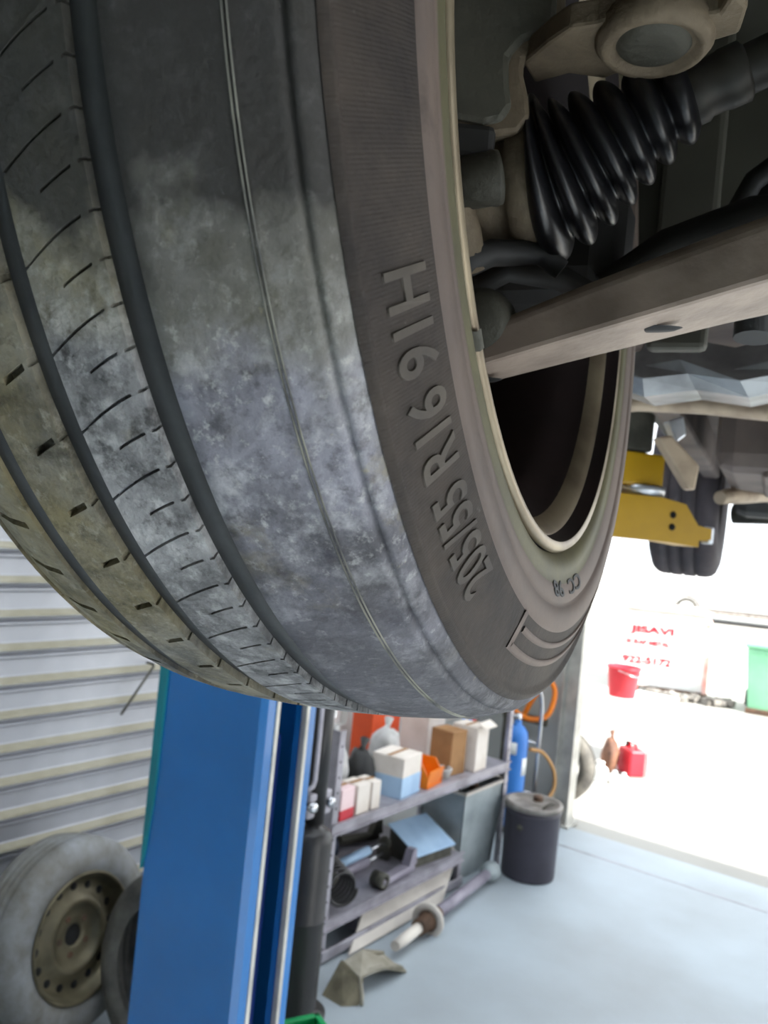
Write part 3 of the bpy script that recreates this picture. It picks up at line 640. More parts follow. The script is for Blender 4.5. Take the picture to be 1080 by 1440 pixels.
# ================================================================== STORAGE RACK AND WHAT IS ON IT
rkM = SM(0, 0, 0)
rack = empty('storage_rack', M=SM(1.65, .35, 0), label='grey steel storage rack along the wall beside the open bay', cat='rack')
RS0, RS1, RTF, RTB, ZT, ZL = .90, 2.34, .61, .10, .535, .165
def sbox(s, t, z, size, rot=0.0, bev=.003): return MB().box(SP(s, t, z), size, Matrix.Rotation(math.atan2(DW.y, DW.x) + rot, 3, 'Z'), bev)
for s in (RS0, RS1):
    for t in (RTF, RTB):
        sg = 1 if s == RS0 else -1; tg = -1 if t == RTF else 1
        b = sbox(s, t, .45, (.035, .004, .90), bev=0); b.box(SP(s - sg * .0175, t + tg * .0175, .45), (.004, .035, .90), jR)
        p = b.build('post', m_rack, rack)
        if t == RTF:
            for k in range(14):
                MB().lathe([(0, .001), (.004, .001), (.005, -.001)], frame(NW, loc=SP(s, t + .0025, .06 + k * .06)), 8).build('post_hole', m_hole, p)
for z, nm in ((ZT, 'shelf'), (ZL, 'shelf')):
    RE = RS1 if z == ZT else 1.93
    sbox((RS0 + RE) / 2, (RTF + RTB) / 2, z, (RE - RS0, RTF - RTB, .006), bev=0).build('shelf', m_rack, rack)
    for t in (RTF + .004, RTB):
        b = sbox((RS0 + RE) / 2, t, z - .014, (RE - RS0 + .03, .004, .042), bev=0); b.box(SP((RS0 + RE) / 2, t + .006, z + .006), (RE - RS0 + .03, .016, .004), jR)
        b.box(SP((RS0 + RE) / 2, t + .006, z - .034), (RE - RS0 + .03, .016, .004), jR)
        b.build('shelf_rail', m_rack, rack)
for t in (RTF - .01, RTB + .01): sbox(1.925, t, .075, (.03, .03, .15), bev=.002).build('short_leg', m_rack, rack)
sbox((RS0 + 1.93) / 2, RTF + .01, .035, (1.93 - RS0 + .03, .012, .04), bev=.003).build('foot_rail', m_rack, rack)
ZTS = ZT + .004; ZLS = ZL + .004

def carton(name, s, t, z, size, rot, m, label, cat='box', flaps=False, stripe=None, tape=True):
    M = SM(s, t, z, rot); w, d, h = size
    root = empty(name, M=M, label=label, cat=cat)
    MB().box((0, 0, h / 2), (w, d, h), bev=.003).build('carton_body', m, root, M, local=True)
    if tape: MB().box((0, 0, h + .0006), (w * .98, .02, .0012)).build('tape', m_brown, root, M, local=True)
    if stripe:
        for (mm, z0, z1) in stripe: MB().box((0, 0, h * (z0 + z1) / 2), (w + .0016, d + .0016, h * (z1 - z0))).build('printed_band', mm, root, M, local=True)
    if flaps:
        for y, sg in ((-d / 2, -1), (d / 2, 1)): MB().box((0, y + sg * .02, h + .012), (w, .05, .003), Matrix.Rotation(-sg * .5, 3, 'X')).build('flap', m, root, M, local=True)
    return root
carton('carton', .975, .565, ZTS, (.09, .085, .125), .05, m_pink, 'small pink carton with a red band at the near shelf end', stripe=[(m_red, .02, .34)])
carton('carton', 1.085, .56, ZTS, (.085, .09, .12), .0, m_card, 'cream carton beside the pink carton')
carton('carton', 1.175, .56, ZTS, (.055, .09, .115), -.05, m_card, 'narrow cream carton, further from the pink carton')
carton('carton', 1.43, .52, ZTS, (.17, .16, .175), .10, m_card, 'white carton with pale blue printed band, orange bin beside it', stripe=[(m_lblue, .0, .52)])
carton('carton', 2.06, .53, ZTS, (.13, .14, .22), .05, m_card, 'tall white carton near the far end of the shelf', flaps=True)
carton('carton', 1.90, .50, ZTS, (.12, .13, .21), -.1, m_brown, 'brown carton beside the tall white carton')
carton('carton', 1.08, .20, ZTS, (.26, .14, .13), .0, m_brown, 'flat brown carton at the back of the shelf')
carton('carton', 1.74, .17, ZTS, (.24, .12, .26), .0, m_redor, 'red-orange carton at the back of the shelf', tape=False)
carton('carton', 2.10, .22, ZTS, (.20, .16, .25), .1, m_card, 'pale carton at the back behind the tall white carton')
# open orange picking bin
oM = SM(1.64, .535, ZTS, .12)
ob = empty('picking_bin', M=oM, label='orange open-front plastic picking bin on the shelf', cat='bin')
MB().box((0, 0, .004), (.15, .12, .008)).build('base', m_orange, ob, oM, local=True)
for x in (-.074, .074): MB().prism([(x - .003, -.06, 0), (x - .003, .06, 0), (x - .003, .06, .11), (x - .003, -.02, .11), (x - .003, -.06, .05)], (.006, 0, 0)).build('side', m_orange, ob, oM, local=True)
MB().box((0, .058, .055), (.15, .005, .11)).build('back', m_orange, ob, oM, local=True)
MB().box((0, -.058, .04), (.15, .005, .08), Matrix.Rotation(.2, 3, 'X')).build('front_lip', m_orange, ob, oM, local=True)
def blob(name, s, t, z, size, m, label, cat, seed=1, knot=True):
    """crumpled bag: a rough closed lump with a tied neck"""
    rnd = random.Random(seed); bm = bmesh.new(); bmesh.ops.create_icosphere(bm, subdivisions=3, radius=1)
    for v in bm.verts:
        k = 1 + .12 * math.sin(v.co.x * 7 + seed) * math.cos(v.co.y * 6) + rnd.uniform(-.05, .05)
        v.co = V((v.co.x * size[0] / 2 * k, v.co.y * size[1] / 2 * k, max(-.9, v.co.z) * size[2] / 2 * (k if v.co.z > -.5 else 1)))
    zmin = min(v.co.z for v in bm.verts); bm.verts.index_update()
    M = SM(s, t, z); b = MB(); b.add([(v.co.x, v.co.y, v.co.z - zmin) for v in bm.verts], [[v.index for v in f.verts] for f in bm.faces], True); bm.free()
    root = empty(name, M=M, label=label, cat=cat)
    b.build('bag_body', m, root, M, local=True)
    if knot: MB().tube([(0, 0, size[2] * .88), (.01, 0, size[2] * .98), (.03, .01, size[2] * 1.10)], [.02, .012, .022], 10).build('tied_neck', m, root, M, local=True)
    return root
blob('plastic_bag', 1.10, .40, ZTS, (.19, .15, .27), m_bag, 'pale plastic bag of bits behind the pink carton', 'bag', 3)
blob('plastic_bag', 1.268, .44, ZTS, (.11, .14, .21), m_black, 'black bag beside the white and blue carton', 'bag', 5)
blob('plastic_bag', 1.57, .35, ZTS, (.17, .14, .24), m_bag, 'grey bag at the back behind the orange bin', 'bag', 8)
# cordless drill, orange and black, lying by the bin
dM = SM(1.77, .37, ZTS - .002, .1)
dr = empty('drill', M=dM, label='orange and grey power drill lying behind the orange bin', cat='drill')
MB().lathe([(0, -.09), (.028, -.085), (.032, -.06), (.032, .05), (.024, .07), (0, .07)], dM @ frame((1, 0, 0), loc=(0, 0, .035)), 20).build('motor_housing', m_orange, dr)
MB().lathe([(.02, .07), (.02, .10), (.008, .12), (.003, .125), (.003, .17), (0, .17)], dM @ frame((1, 0, 0), loc=(0, 0, .035)), 16).build('chuck', m_castd, dr)
MB().box((-.05, .06, .035), (.035, .11, .03), Matrix.Rotation(.2, 3, 'Z'), .008).build('grip', m_redor, dr, dM, local=True)
MB().box((-.06, .125, .035), (.09, .03, .055), bev=.006).build('battery', m_black, dr, dM, local=True)
# coil of grey cable
cb = MB()
for q in range(4):
    cb.tube([SP(1.79 + (.030 + .004 * q) * math.cos(a / 20 * 2 * math.pi), .545 + (.030 + .004 * q) * math.sin(a / 20 * 2 * math.pi), ZTS + .008 + .012 * q) for a in range(20)], .006, 6)
tag(cb.build('cable_coil', m_bag), 'coil of grey cable on the shelf past the orange bin', 'cable')
# blue jug at the far end of the shelf
jM = SM(2.22, .42, ZTS)
jg = empty('jug', M=jM, label='blue plastic jug with a red cap at the far shelf end', cat='jug')
MB().box((0, 0, .09), (.13, .10, .18), bev=.025).build('body', m_bluej, jg, jM, local=True)
MB().tube([(-.045, 0, .17), (-.045, 0, .215), (.0, 0, .225), (.03, 0, .18)], .010, 10).build('handle', m_bluej, jg, jM, local=True)
MB().lathe([(0, .22), (.018, .22), (.018, .185), (.022, .17)], jM @ Matrix.Translation((.045, 0, 0)), 16).build('cap', m_red, jg)
# ---- lower shelf: motor, strut, tray, coil spring, brackets
def cyl(a, b, r, m, name, parent, seg=20): return MB().tube([a, b], r, seg).build(name, m, parent)
mM = SM(1.24, .26, ZLS + .075, .15)
mo = empty('starter_motor', M=mM, label='dark blue electric motor on the lower shelf', cat='motor')
MB().lathe([(0, -.11), (.05, -.105), (.07, -.09), (.074, -.05), (.070, -.045), (.070, .05), (.074, .055), (.072, .09), (.04, .10), (.018, .105), (.018, .15), (0, .15)], mM @ frame((1, 0, 0)), 28).build('casing', m_navyd, mo)
MB().box((.0, -.01, .085), (.08, .05, .04), bev=.008).build('terminal_box', m_castd, mo, mM, local=True)
for x in (-.05, .05): MB().box((x, 0, -.068), (.02, .13, .014)).build('foot', m_castd, mo, mM, local=True)
def strut(name, a, b, label, m1_, r=.024):
    a = V(a); b = V(b); d = (b - a); root = empty(name, a, label, 'shock absorber')
    MB().tube([a, a + d * .58], r, 20).build('damper_tube', m1_, root)
    MB().tube([a + d * .56, a + d * .93], r * .42, 14).build('piston_rod', m_chrome, root)
    F_ = frame(d, loc=a)
    MB().lathe([(r * .5, -.03), (r * 1.2, -.03), (r * 1.2, .0), (r * .5, 0)], F_, 18, close=True).build('lower_eye', m_castd, root)
    MB().lathe([(0, 0), (r * 1.4, .0), (r * 1.5, .015), (r * .6, .03), (0, .03)], Matrix.Translation(d * .90) @ F_, 18).build('top_mount', m_castd, root)
    return root
strut('shock_absorber', SP(1.20, .42, ZLS + .074), SP(1.60, .405, ZLS + .074), 'pale blue-grey shock absorber lying across the lower shelf front', m_lblue, .020)
strut('shock_absorber', SP(1.18, .42, ZLS + .0255), SP(1.60, .405, ZLS + .0255), 'mauve-grey shock absorber lying under the pale blue-grey one', m_mauve, .025)
# coil spring
def spring(c, axis, R, n, wire, name, label):
    F_ = frame(axis, loc=c); L = .17
    ps = [F_ @ V((R * (1 - .25 * (k / (n * 24))) * math.cos(2 * math.pi * k / 24), R * (1 - .25 * (k / (n * 24))) * math.sin(2 * math.pi * k / 24), L * k / (n * 24) - L / 2)) for k in range(n * 24 + 1)]
    return tag(MB().tube(ps, wire, 8).build(name, m_jack), label, 'spring')
spring(SP(1.03, .535, ZLS + .088), DW * -.35 + NW * .93, .080, 6, .0078, 'coil_spring', 'black coil spring lying on the lower shelf by the near post')
# pale blue tray (lid tilted)
tM = SM(1.74, .50, ZLS, -.12)
tr = empty('metal_tray', M=tM, label='pale blue folded metal box with a slanted lid on lower shelf', cat='box')
MB().prism([(-.13, -.08, 0), (-.13, .09, 0), (-.13, .09, .13), (-.13, -.08, .055)], (.26, 0, 0)).build('box_body', m_castd, tr, tM, local=True)
MB().prism([(-.14, -.095, .052), (-.14, .10, .140), (-.14, .10, .146), (-.14, -.095, .058)], (.28, 0, 0)).build('lid', m_lblue, tr, tM, local=True)
# bracket castings
def bracket(s, t, z, rot, label, m):
    M = SM(s, t, z, rot); root = empty('axle_bracket', M=M, label=label, cat='car part')
    MB().box((0, 0, .02), (.26, .05, .03), bev=.006).build('beam', m, root, M, local=True)
    MB().prism([(.08, -.02, .03), (.15, -.02, .03), (.14, -.02, .10), (.11, -.02, .10)], (0, .04, 0)).build('ear', m, root, M, local=True)
    MB().lathe([(.018, -.03), (.034, -.03), (.034, .03), (.018, .03)], M @ frame((0, 1, 0), loc=(-.13, 0, .034)), 24, close=True).build('bush_eye', m_castd, root)
bracket(1.43, .57, ZLS, .05, 'grey steel axle bracket in front of the pale blue box', m_mauve)
bracket(1.62, .20, ZLS, -.3, 'dark axle bracket at the back of the lower shelf', m_castd)
cM = SM(1.40, .57, .30 - .022, 0)
tag(MB().box((0, 0, .03), (.16, .07, .06), bev=.004).box((-.06, 0, .05), (.05, .08, .10), bev=.004).build('control_box', m_mauve, None, SM(1.30, .50, 0.0, .05), local=True), 'grey metal bracket box on the floor under the lower shelf', 'car part')
# leaning cream panel and long prop shaft on the floor
pA = [SP(1.02, .655, .012), SP(1.72, .655, .012), SP(2.00, .56, .16), SP(1.95, .50, .20), SP(1.30, .53, .13)]
nrm = (pA[1] - pA[0]).cross(pA[4] - pA[0]).normalized()
tag(MB().add([*pA, *[p - nrm * .012 for p in pA]], [[0, 1, 2, 3, 4], [9, 8, 7, 6, 5]] + [[i, (i + 1) % 5, 5 + (i + 1) % 5, 5 + i] for i in range(5)]).build('trim_panel', m_cream), 'cream panel leaning against the foot of the rack', 'panel')
a_, b_ = SP(1.12, .79, .055), SP(2.12, .685, .05)
ps_ = empty('propeller_shaft', SP(1.6, .72, 0), 'long grey propeller shaft lying on the floor before the rack', 'drive shaft')
dv = b_ - a_; Fp = frame(dv, loc=a_); Lp = dv.length
MB().tube([a_ + dv * .36, a_ + dv * .95], .026, 24).build('shaft_tube', m_mauve, ps_)
MB().lathe([(0, Lp * .94), (.03, Lp * .94), (.03, Lp * .96), (.046, Lp * .965), (.048, Lp * .985), (.040, Lp * .99), (.048, Lp * .995), (.048, Lp * 1.012), (.03, Lp * 1.02), (0, Lp * 1.02)], Fp, 28).build('end_flange', m_binm, ps_)
MB().lathe([(.02, Lp * .22), (.034, Lp * .22), (.036, Lp * .30), (.05, Lp * .305), (.05, Lp * .33), (.034, Lp * .335), (.03, Lp * .40), (.02, Lp * .40)], Fp, 28).build('centre_joint', m_rust, ps_)
MB().lathe([(.045, Lp * .30), (.072, Lp * .302), (.072, Lp * .316), (.045, Lp * .318)], Fp, 28, close=True).build('bearing_ring', m_cream, ps_)
MB().tube([a_ + dv * .02, a_ + dv * .10, a_ + dv * .24], [.020, .024, .022], 20).build('splined_end', m_cream, ps_)
MB().box(a_ + dv * .34 - ZZ * .02, (.06, .10, .07), jR, .015).build('universal_joint', m_castd, ps_)
# cast skid bracket on the floor
kM = SM(.93, .80, 0, -.15) @ Matrix.Scale(.86, 4)
sk = empty('bracket_casting', M=kM, label='olive-grey cast mounting bracket lying on the floor below the rack', cat='car part')
MB().prism([(-.16, .05, .0), (-.10, .05, .09), (.02, .05, .11), (.16, .05, .06), (.19, .05, 0), (.14, .05, .0), (.10, .05, .035), (-.04, .05, .05), (-.09, .05, .0)], (0, -.014, 0)).build('web', m_olive, sk, kM, local=True, bev=.003)
MB().prism([(-.10, .045, .09), (.02, .045, .11), (.16, .045, .06), (.19, .045, .0), (.21, -.06, .0), (.16, -.07, .045), (.02, -.08, .085), (-.10, -.07, .07)], (0, .0, .010)).build('top_plate', m_plate, sk, kM, local=True, bev=.002)
MB().prism([(-.22, .03, 0), (-.11, .05, .10), (-.10, -.08, .07), (-.15, -.12, .0), (-.21, -.08, .0)], (.012, 0, .006)).build('side_plate', m_olive, sk, kM, local=True, bev=.002)
MB().tube([(-.10, -.07, .078), (-.12, -.11, .03), (-.14, -.13, .006)], .008, 8).build('rolled_edge', m_plate, sk, kM, local=True)
# tall grey sheet metal bin at the far end of the rack
gM = SM(2.15, .47, 0, .0)
gb = empty('sheet_metal_bin', M=gM, label='tall grey sheet metal bin standing in the far end of the rack', cat='bin')
hw, hd, hh = .21, .13, .44
def tap(x, y, z): k = .80 + .20 * z / hh; return (x * k, y * k, z)
for nm, q in (('front', [(-hw, -hd), (hw, -hd)]), ('end', [(hw, -hd), (hw, hd)]), ('back', [(hw, hd), (-hw, hd)]), ('end', [(-hw, hd), (-hw, -hd)])):
    (x0, y0), (x1, y1) = q; nx, ny = (y1 - y0), -(x1 - x0); l = math.hypot(nx, ny); nx, ny = -nx / l * .006, -ny / l * .006
    MB().prism([tap(x0, y0, 0.002), tap(x1, y1, 0.002), tap(x1, y1, hh), tap(x0, y0, hh)], (nx, ny, 0)).build(nm, m_binm, gb, gM, local=True)
MB().box((0, 0, .006), (hw * 1.55, hd * 1.55, .008)).build('base', m_binm, gb, gM, local=True)
rimb = MB()
for y in (-hd, hd): rimb.box((0, y, hh), (hw * 2 + .02, .02, .014), bev=.004)
for x in (-hw, hw): rimb.box((x, 0, hh), (.02, hd * 2 + .02, .014), bev=.004)
rimb.build('rolled_rim', m_cream, gb, gM, local=True)
for k, (x, y, r, m) in enumerate(((-.10, .02, .045, m_castd), (.08, -.02, .05, m_rust), (-.005, .03, .035, m_black))):
    tag(MB().lathe([(0, 0), (r, 0), (r, .02), (r * .55, .028), (r * .55, .40 - .01 * k), (r * .3, .41), (0, .41 - .01 * k)], gM @ Matrix.Translation((x, y, .012)), 18).build('scrap_part', m), ('dark iron', 'rusty', 'black')[k] + ' scrap spindle standing in the sheet metal bin', 'scrap part')
# charcoal pail with grey lid
dp = SP(2.35, .775, 0); 
pail = empty('oil_pail', dp, 'charcoal oil pail with a grey lid on the floor by the bay opening', 'pail')
MB().lathe([(0, .0), (.128, 0), (.134, .004), (.136, .02), (.140, .32), (.144, .325), (.144, .338), (.140, .342), (.141, .36), (.138, .36), (.136, .30), (0, .30)], Matrix.Translation(dp), 48).build('pail_body', m_drum, pail)
lid = MB().lathe([(0, .366), (.05, .367), (.118, .366), (.126, .374), (.146, .374), (.148, .366), (.148, .350), (.144, .348)], Matrix.Translation(dp), 48).build('lid', m_lid, pail)
MB().lathe([(0, .392), (.022, .392), (.026, .386), (.026, .366)], Matrix.Translation(dp + DW * .05), 18).build('spout_cap', m_rust, lid)
MB().tube([dp + NW * .08 + ZZ * .37 + DW * -.06, dp + NW * .09 + ZZ * .385, dp + NW * .08 + ZZ * .37 + DW * .06], .005, 8).build('lid_handle', m_castd, lid)
for k in (-1, 1): MB().lathe([(0, .012), (.012, .010), (.016, 0)], frame(DW * k, loc=dp + DW * (.139 * k) + ZZ * .27), 14).build('bail_ear', m_castd, pail)
# blue gas bottle on a hand trolley with hoses
gp = SP(2.86, .40, .035)
gs = empty('gas_bottle', gp, 'blue gas bottle with white labels strapped behind the pail', 'gas bottle')
MB().lathe([(0, 0), (.064, 0), (.068, .01), (.068, .50), (.060, .545), (.038, .575), (.022, .585), (.022, .61), (0, .61)], Matrix.Translation(gp), 36).build('bottle_body', m_bluej, gs)
MB().lathe([(.0685, .30), (.0695, .30), (.0695, .40), (.0685, .40)], Matrix.Translation(gp), 12, close=True, a0=math.radians(-60), a1=math.radians(-10)).build('label_plate', m_white, gs)
MB().lathe([(.0685, .42), (.0695, .42), (.0695, .49), (.0685, .49)], Matrix.Translation(gp), 12, close=True, a0=math.radians(-125), a1=math.radians(-95)).build('label_plate', m_white, gs)
MB().lathe([(0, .65), (.016, .65), (.02, .63), (.02, .61), (0, .61)], Matrix.Translation(gp), 16).tube([gp + ZZ * .63, gp + ZZ * .63 - NW * .06], .009, 10).build('valve', m_chrome, gs)
hM = SM(3.0, .38, 0, 0)
ht = empty('hand_trolley', M=hM, label='silver hand trolley behind the blue gas bottle', cat='trolley')
for y in (-.10, .10): MB().tube([(0, y, .05), (0, y, .72), (-.03, y, .80), (-.09, y, .84)], .013, 10).build('upright', m_chrome, ht, hM, local=True)
for z in (.2, .5): MB().tube([(0, -.10, z), (0, .10, z)], .009, 8).build('cross_bar', m_chrome, ht, hM, local=True)
MB().box((-.11, 0, .018), (.26, .26, .008)).build('toe_plate', m_castd, ht, hM, local=True)
MB().tube([(-.09, -.10, .84), (-.09, .10, .84)], .016, 10).build('grip', m_white, ht, hM, local=True)
for y in (-.15, .15): MB().lathe([(0, .02), (.03, .022), (.075, .02), (.085, .012), (.085, -.012), (.075, -.02), (0, -.02)], hM @ frame((0, 1, 0), loc=(.05, y, .085)), 24).build('trolley_wheel', m_black, ht)
def hose(name, pts, r, m, label): return tag(MB().tube(smooth(pts), r, 8).build(name, m), label, 'hose')
def smooth(P, n=6):
    P = [V(p) for p in P]; out = []
    for i in range(len(P) - 1):
        a, b, c, d = P[max(i - 1, 0)], P[i], P[i + 1], P[min(i + 2, len(P) - 1)]
        for k in range(n):
            t = k / n; out.append(.5 * ((2 * b) + (c - a) * t + (2 * a - 5 * b + 4 * c - d) * t * t + (3 * b - a - 3 * c + d) * t**3))
    return out + [P[-1]]
hose('gas_hose', [gp + ZZ * .45 + NW * .075 + DW * .03, SP(2.98, .52, .46), SP(3.06, .56, .36), SP(3.10, .56, .24), SP(3.05, .54, .17), SP(2.92, .55, .14), SP(2.84, .54, .05), SP(2.86, .56, .012)], .011, m_tan, 'tan hose bending beside the steel door post')
hose('air_hose', [SP(3.12, .30, .60), SP(3.10, .36, .72), SP(3.12, .44, .86), SP(3.12, .50, .80), SP(3.08, .48, .66), SP(3.02, .38, .63), SP(2.98, .28, .70), SP(3.0, .26, .84), SP(3.08, .32, .92), SP(3.12, .42, .95)], .016, m_orange, 'orange air hose looped above the hand trolley')
hb = tag(MB().box(SP(3.16, .30, .60), (.03, .30, .05), jR, .005).box(SP(3.16, .18, .30), (.04, .04, .60), jR).build('hose_stand', m_castd), 'dark stand that holds the orange hose', 'stand')
# tyre standing outside beyond the post
c4 = pt(782, 1092, 5.62); c4.z = .235
old_tyre('yard_tyre', frame(V((-.45, -.89, .05)), ZZ, c4), .25, .15, .16, m_old, 'grey tyre standing in the yard beyond the door post', 'tyre')

# ================================================================== THE YARD, IN FULL SUN
yz = -.012
tbM = SM(5.12, .42, yz, 0)
tb = empty('work_table', M=tbM, label='white work table standing in the sunny yard', cat='table')
MB().box((0, 0, .535), (.60, .34, .03), bev=.005).build('table_top', m_white, tb, tbM, local=True)
for x in (-.27, .27):
    for y in (-.14, .14): MB().box((x, y, .26), (.03, .03, .52), bev=.004).build('leg', m_white, tb, tbM, local=True)
MB().box((0, .15, .30), (.54, .012, .40)).build('back_panel', m_white, tb, tbM, local=True)
rb = pt(872, 1001, 6.7); rb.z = yz + .55
bk_ = empty('bucket', rb, 'red plastic bucket standing on the white work table', 'bucket')
MB().lathe([(0, .0), (.098, 0), (.102, .004), (.128, .225), (.136, .228), (.136, .242), (.126, .24), (.10, .02), (0, .016)], Matrix.Translation(rb), 36).build('bucket_body', m_red, bk_)
MB().tube([rb + DW * .13 + ZZ * .22, rb + DW * .10 + NW * .10 + ZZ * .19, rb + NW * .14 + ZZ * .17, rb - DW * .10 + NW * .10 + ZZ * .19, rb - DW * .13 + ZZ * .22], .004, 8).build('bail_handle', m_chrome, bk_)
# fuel can, sack and white bottles on the ground
fp = onz(886, 1088, yz)
fM = Matrix.Translation(fp) @ Matrix.Rotation(.2, 4, 'Z')
fc = empty('fuel_can', M=fM, label='red fuel can on the sunny ground below the bucket', cat='can')
MB().box((0, 0, .10), (.13, .20, .20), bev=.015).build('can_body', m_red, fc, fM, local=True)
MB().tube([(0, -.06, .19), (0, -.06, .235), (0, .04, .235), (0, .04, .19)], .010, 8).build('handle', m_red, fc, fM, local=True)
MB().lathe([(0, .235), (.018, .235), (.02, .20), (.02, .19)], fM @ Matrix.Translation((0, .075, 0)), 14).build('cap', m_black, fc)
sp_ = onz(856, 1085, yz) ; q = sp_ - WB
blob('sack', q.dot(DW), q.dot(NW), yz, (.15, .13, .28), m_dirtb, 'brown dirty sack beside the red fuel can', 'sack', 11)
for k, (u, v) in enumerate(((843, 1098), (863, 1102), (876, 1104))):
    wp = onz(u, v, yz); r = (.055, .036, .034)[k]
    bt = empty('bottle', wp, ('fat white bottle', 'small white bottle', 'white bottle touching the red can')[k] + ' in front of the brown sack', 'bottle')
    MB().lathe([(0, 0), (r, 0), (r * 1.03, .01), (r * 1.03, r * 1.5), (r * .9, r * 1.8), (r * .4, r * 2.1), (r * .4, r * 2.3), (0, r * 2.3)], Matrix.Translation(wp), 20).build('bottle_body', m_white, bt)
    MB().lathe([(0, r * 2.6), (r * .45, r * 2.6), (r * .45, r * 2.25)], Matrix.Translation(wp), 16).build('cap', m_white, bt)
# scrap container with red lettering
kA = onz(866, 968, yz); kB = onz(992, 985, yz); kx = (kB - kA).normalized(); kw = (kB - kA).length
kM = frame(ZZ, kx, (kA + kB) / 2)
ct = empty('scrap_container', M=kM, label='white scrap metal container with red lettering in the yard', cat='container')
MB().prism([(-kw / 2, 0, .06), (kw / 2, 0, .06), (kw / 2 - .02, -.03, 1.0), (-kw / 2 + .05, -.03, 1.0)], (0, .85, 0)).build('container_body', m_white, ct, kM, local=True)
for z in (.94, 1.04): MB().box((0, .39, z), (kw - .02, .92, .05), bev=.006).build('top_rail', m_cream, ct, kM, local=True)
MB().box((kw / 2 - .03, -.022, .52), (.05, .03, .90), bev=.004).build('corner_post', mat('faded_red', srgb(226, 150, 140), .7, 0, srgb(230, 190, 180), 6), ct, kM, local=True)
MB().box((0, .02, .05), (kw + .02, .10, .07), bev=.006).build('skid', m_rust, ct, kM, local=True)
def sign(txt, w, x0, z0, h, nm):
    cu = bpy.data.curves.new(nm, 'FONT'); cu.body = txt; cu.size = 1; cu.extrude = .002; cu.offset = .045
    to = bpy.data.objects.new(nm, cu); COL.objects.link(to); dg = bpy.context.evaluated_depsgraph_get()
    me = bpy.data.meshes.new_from_object(to.evaluated_get(dg)); bpy.data.objects.remove(to)
    xs = [v.co.x for v in me.vertices]; ys = [v.co.y for v in me.vertices]
    for v in me.vertices:
        x = x0 + (v.co.x - min(xs)) / (max(xs) - min(xs)) * w; z = z0 + (v.co.y - min(ys)) / (max(ys) - min(ys)) * h
        v.co = (x, -.033 * (z - .06) / .94 - .004 + v.co.z * 0.5, z)
    me.materials.clear()
    return link(nm, me, m_lettr, ct, kM)
sign('JISAVI', .52, -kw / 2 + .10, .70, .12, 'lettering')
sign('SCRAP METAL', .52, -kw / 2 + .07, .58, .065, 'lettering')
sign('922-5172', .58, -kw / 2 + .04, .34, .10, 'lettering')
# debris heap along the kerb
rnd = random.Random(4); db = MB()
for k in range(70):
    p = kA + kx * rnd.uniform(.30, 1.25) + kx.cross(ZZ) * rnd.uniform(.20, .36); p.z = yz + .02
    db.box(p + ZZ * rnd.uniform(0, .04), (rnd.uniform(.05, .18), rnd.uniform(.04, .12), rnd.uniform(.02, .08)), Matrix.Rotation(rnd.uniform(0, 3), 3, 'Z') @ Matrix.Rotation(rnd.uniform(-.4, .4), 3, 'X'))
tag(db.build('rubble', m_gravel), 'strip of grey rubble in front of the scrap container', 'rubble', kind='stuff')
# green wheelie bin
wp = onz(1088, 1003, yz); wM = Matrix.Translation(wp) @ Matrix.Rotation(-.45, 4, 'Z')
gw = empty('rubbish_bin', M=wM, label='green wheeled rubbish bin at the right edge of the yard', cat='bin')
MB().add([(-.28, -.28, .04), (.28, -.28, .04), (.28, .28, .04), (-.28, .28, .04), (-.33, -.36, .75), (.33, -.36, .75), (.33, .36, .75), (-.33, .36, .75)], [[3, 2, 1, 0], [4, 5, 6, 7], [0, 1, 5, 4], [1, 2, 6, 5], [2, 3, 7, 6], [3, 0, 4, 7]]).build('bin_body', m_pgreen, gw, wM, local=True, bev=.02)
MB().box((0, 0, .775), (.70, .76, .05), bev=.015).build('lid', m_pgreen, gw, wM, local=True)
MB().tube([(-.25, .40, .76), (.25, .40, .76)], .02, 10).build('handle', m_castd, gw, wM, local=True)
for x in (-.3, .3): MB().lathe([(0, .03), (.08, .03), (.10, .015), (.10, -.015), (.08, -.03), (0, -.03)], wM @ frame((1, 0, 0), loc=(x, .26, .10)), 20).build('bin_wheel', m_black, gw)
MB().box((0, -.28, .03), (.6, .12, .06), bev=.01).build('kickboard', m_rust, gw, wM, local=True)
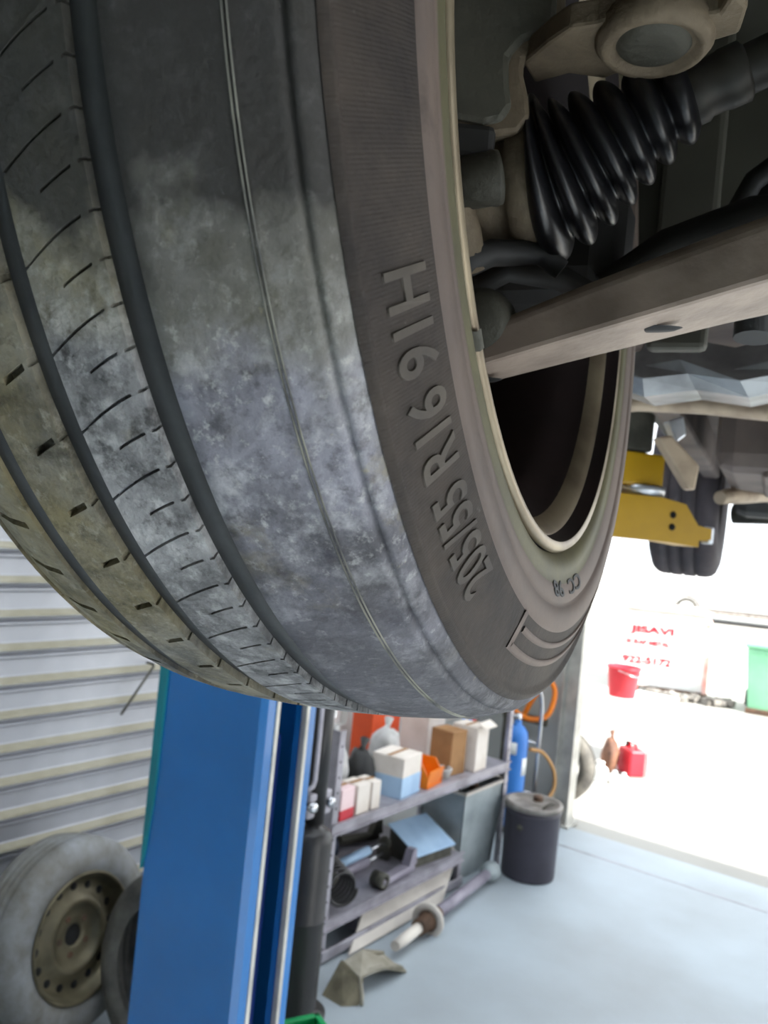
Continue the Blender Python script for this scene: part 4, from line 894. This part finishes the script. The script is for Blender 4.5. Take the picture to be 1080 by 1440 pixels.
# parked white vehicles
def parked(name, u, v, L, prof_, wheels, win, heading, label, Wd=1.7):
    base = onz(u, v, yz); hx = V((math.cos(heading), math.sin(heading), 0)); M = frame(ZZ, hx, base)
    root = empty(name, M=M, label=label, cat='car')
    MB().prism([(x, -Wd / 2, z) for x, z in prof_], (0, Wd, 0)).build('car_body', m_carw, root, M, local=True, bev=.05)
    for w in win:
        for y in (-Wd / 2 - .004, Wd / 2 - .008): MB().prism([(x, y, z) for x, z in w], (0, .012, 0)).build('side_window', m_glass, root, M, local=True)
    for x in wheels:
        for sy in (-1, 1):
            F_ = M @ frame((0, sy, 0), loc=(x, sy * (Wd / 2 - .08), .32))
            wh_ = MB().lathe([(.20, .09), (.23, .10), (.30, .09), (.32, .06), (.32, -.09), (.2, -.1)], F_, 32).build('car_wheel', m_old, root)
            MB().lathe([(0, .07), (.08, .075), (.17, .06), (.205, .088)], F_, 24).build('hub_cap', m_chrome, wh_)
            MB().lathe([(.33, .082), (.40, .082), (.40, .09), (.33, .09)], F_, 24, close=True, a0=0, a1=2 * math.pi).build('wheel_arch_trim', m_lid, wh_)
    MB().box((sum(x for x, z in prof_) / len(prof_), 0, .30), (L * .55, Wd + .02, .10), bev=.02).build('sill_shadow', m_lid, root, M, local=True)  # grey strip paints the shadow line along the sill
    return root
ute = [(-2.5, .45), (-2.5, .95), (-.4, .98), (-.35, 1.70), (.75, 1.72), (1.25, 1.12), (2.25, 1.0), (2.4, .75), (2.4, .40), (-2.4, .36)]
parked('pickup', 1040, 878, 4.8, ute, (-1.55, 1.55), [[(-.25, 1.10), (-.22, 1.60), (.65, 1.62), (1.05, 1.12)]], math.radians(-12), 'white pickup parked across the yard, the nearer vehicle')
hatch = [(-1.9, .45), (-1.95, .95), (-1.6, 1.42), (-.6, 1.50), (.35, 1.45), (1.05, 1.02), (1.85, .88), (1.95, .45)]
parked('hatchback', 968, 842, 3.9, hatch, (-1.2, 1.25), [[(-1.4, 1.02), (-1.25, 1.36), (-.5, 1.42), (.3, 1.38), (.85, 1.02)]], math.radians(-14), 'white hatchback parked farther off, behind the pickup', 1.6)
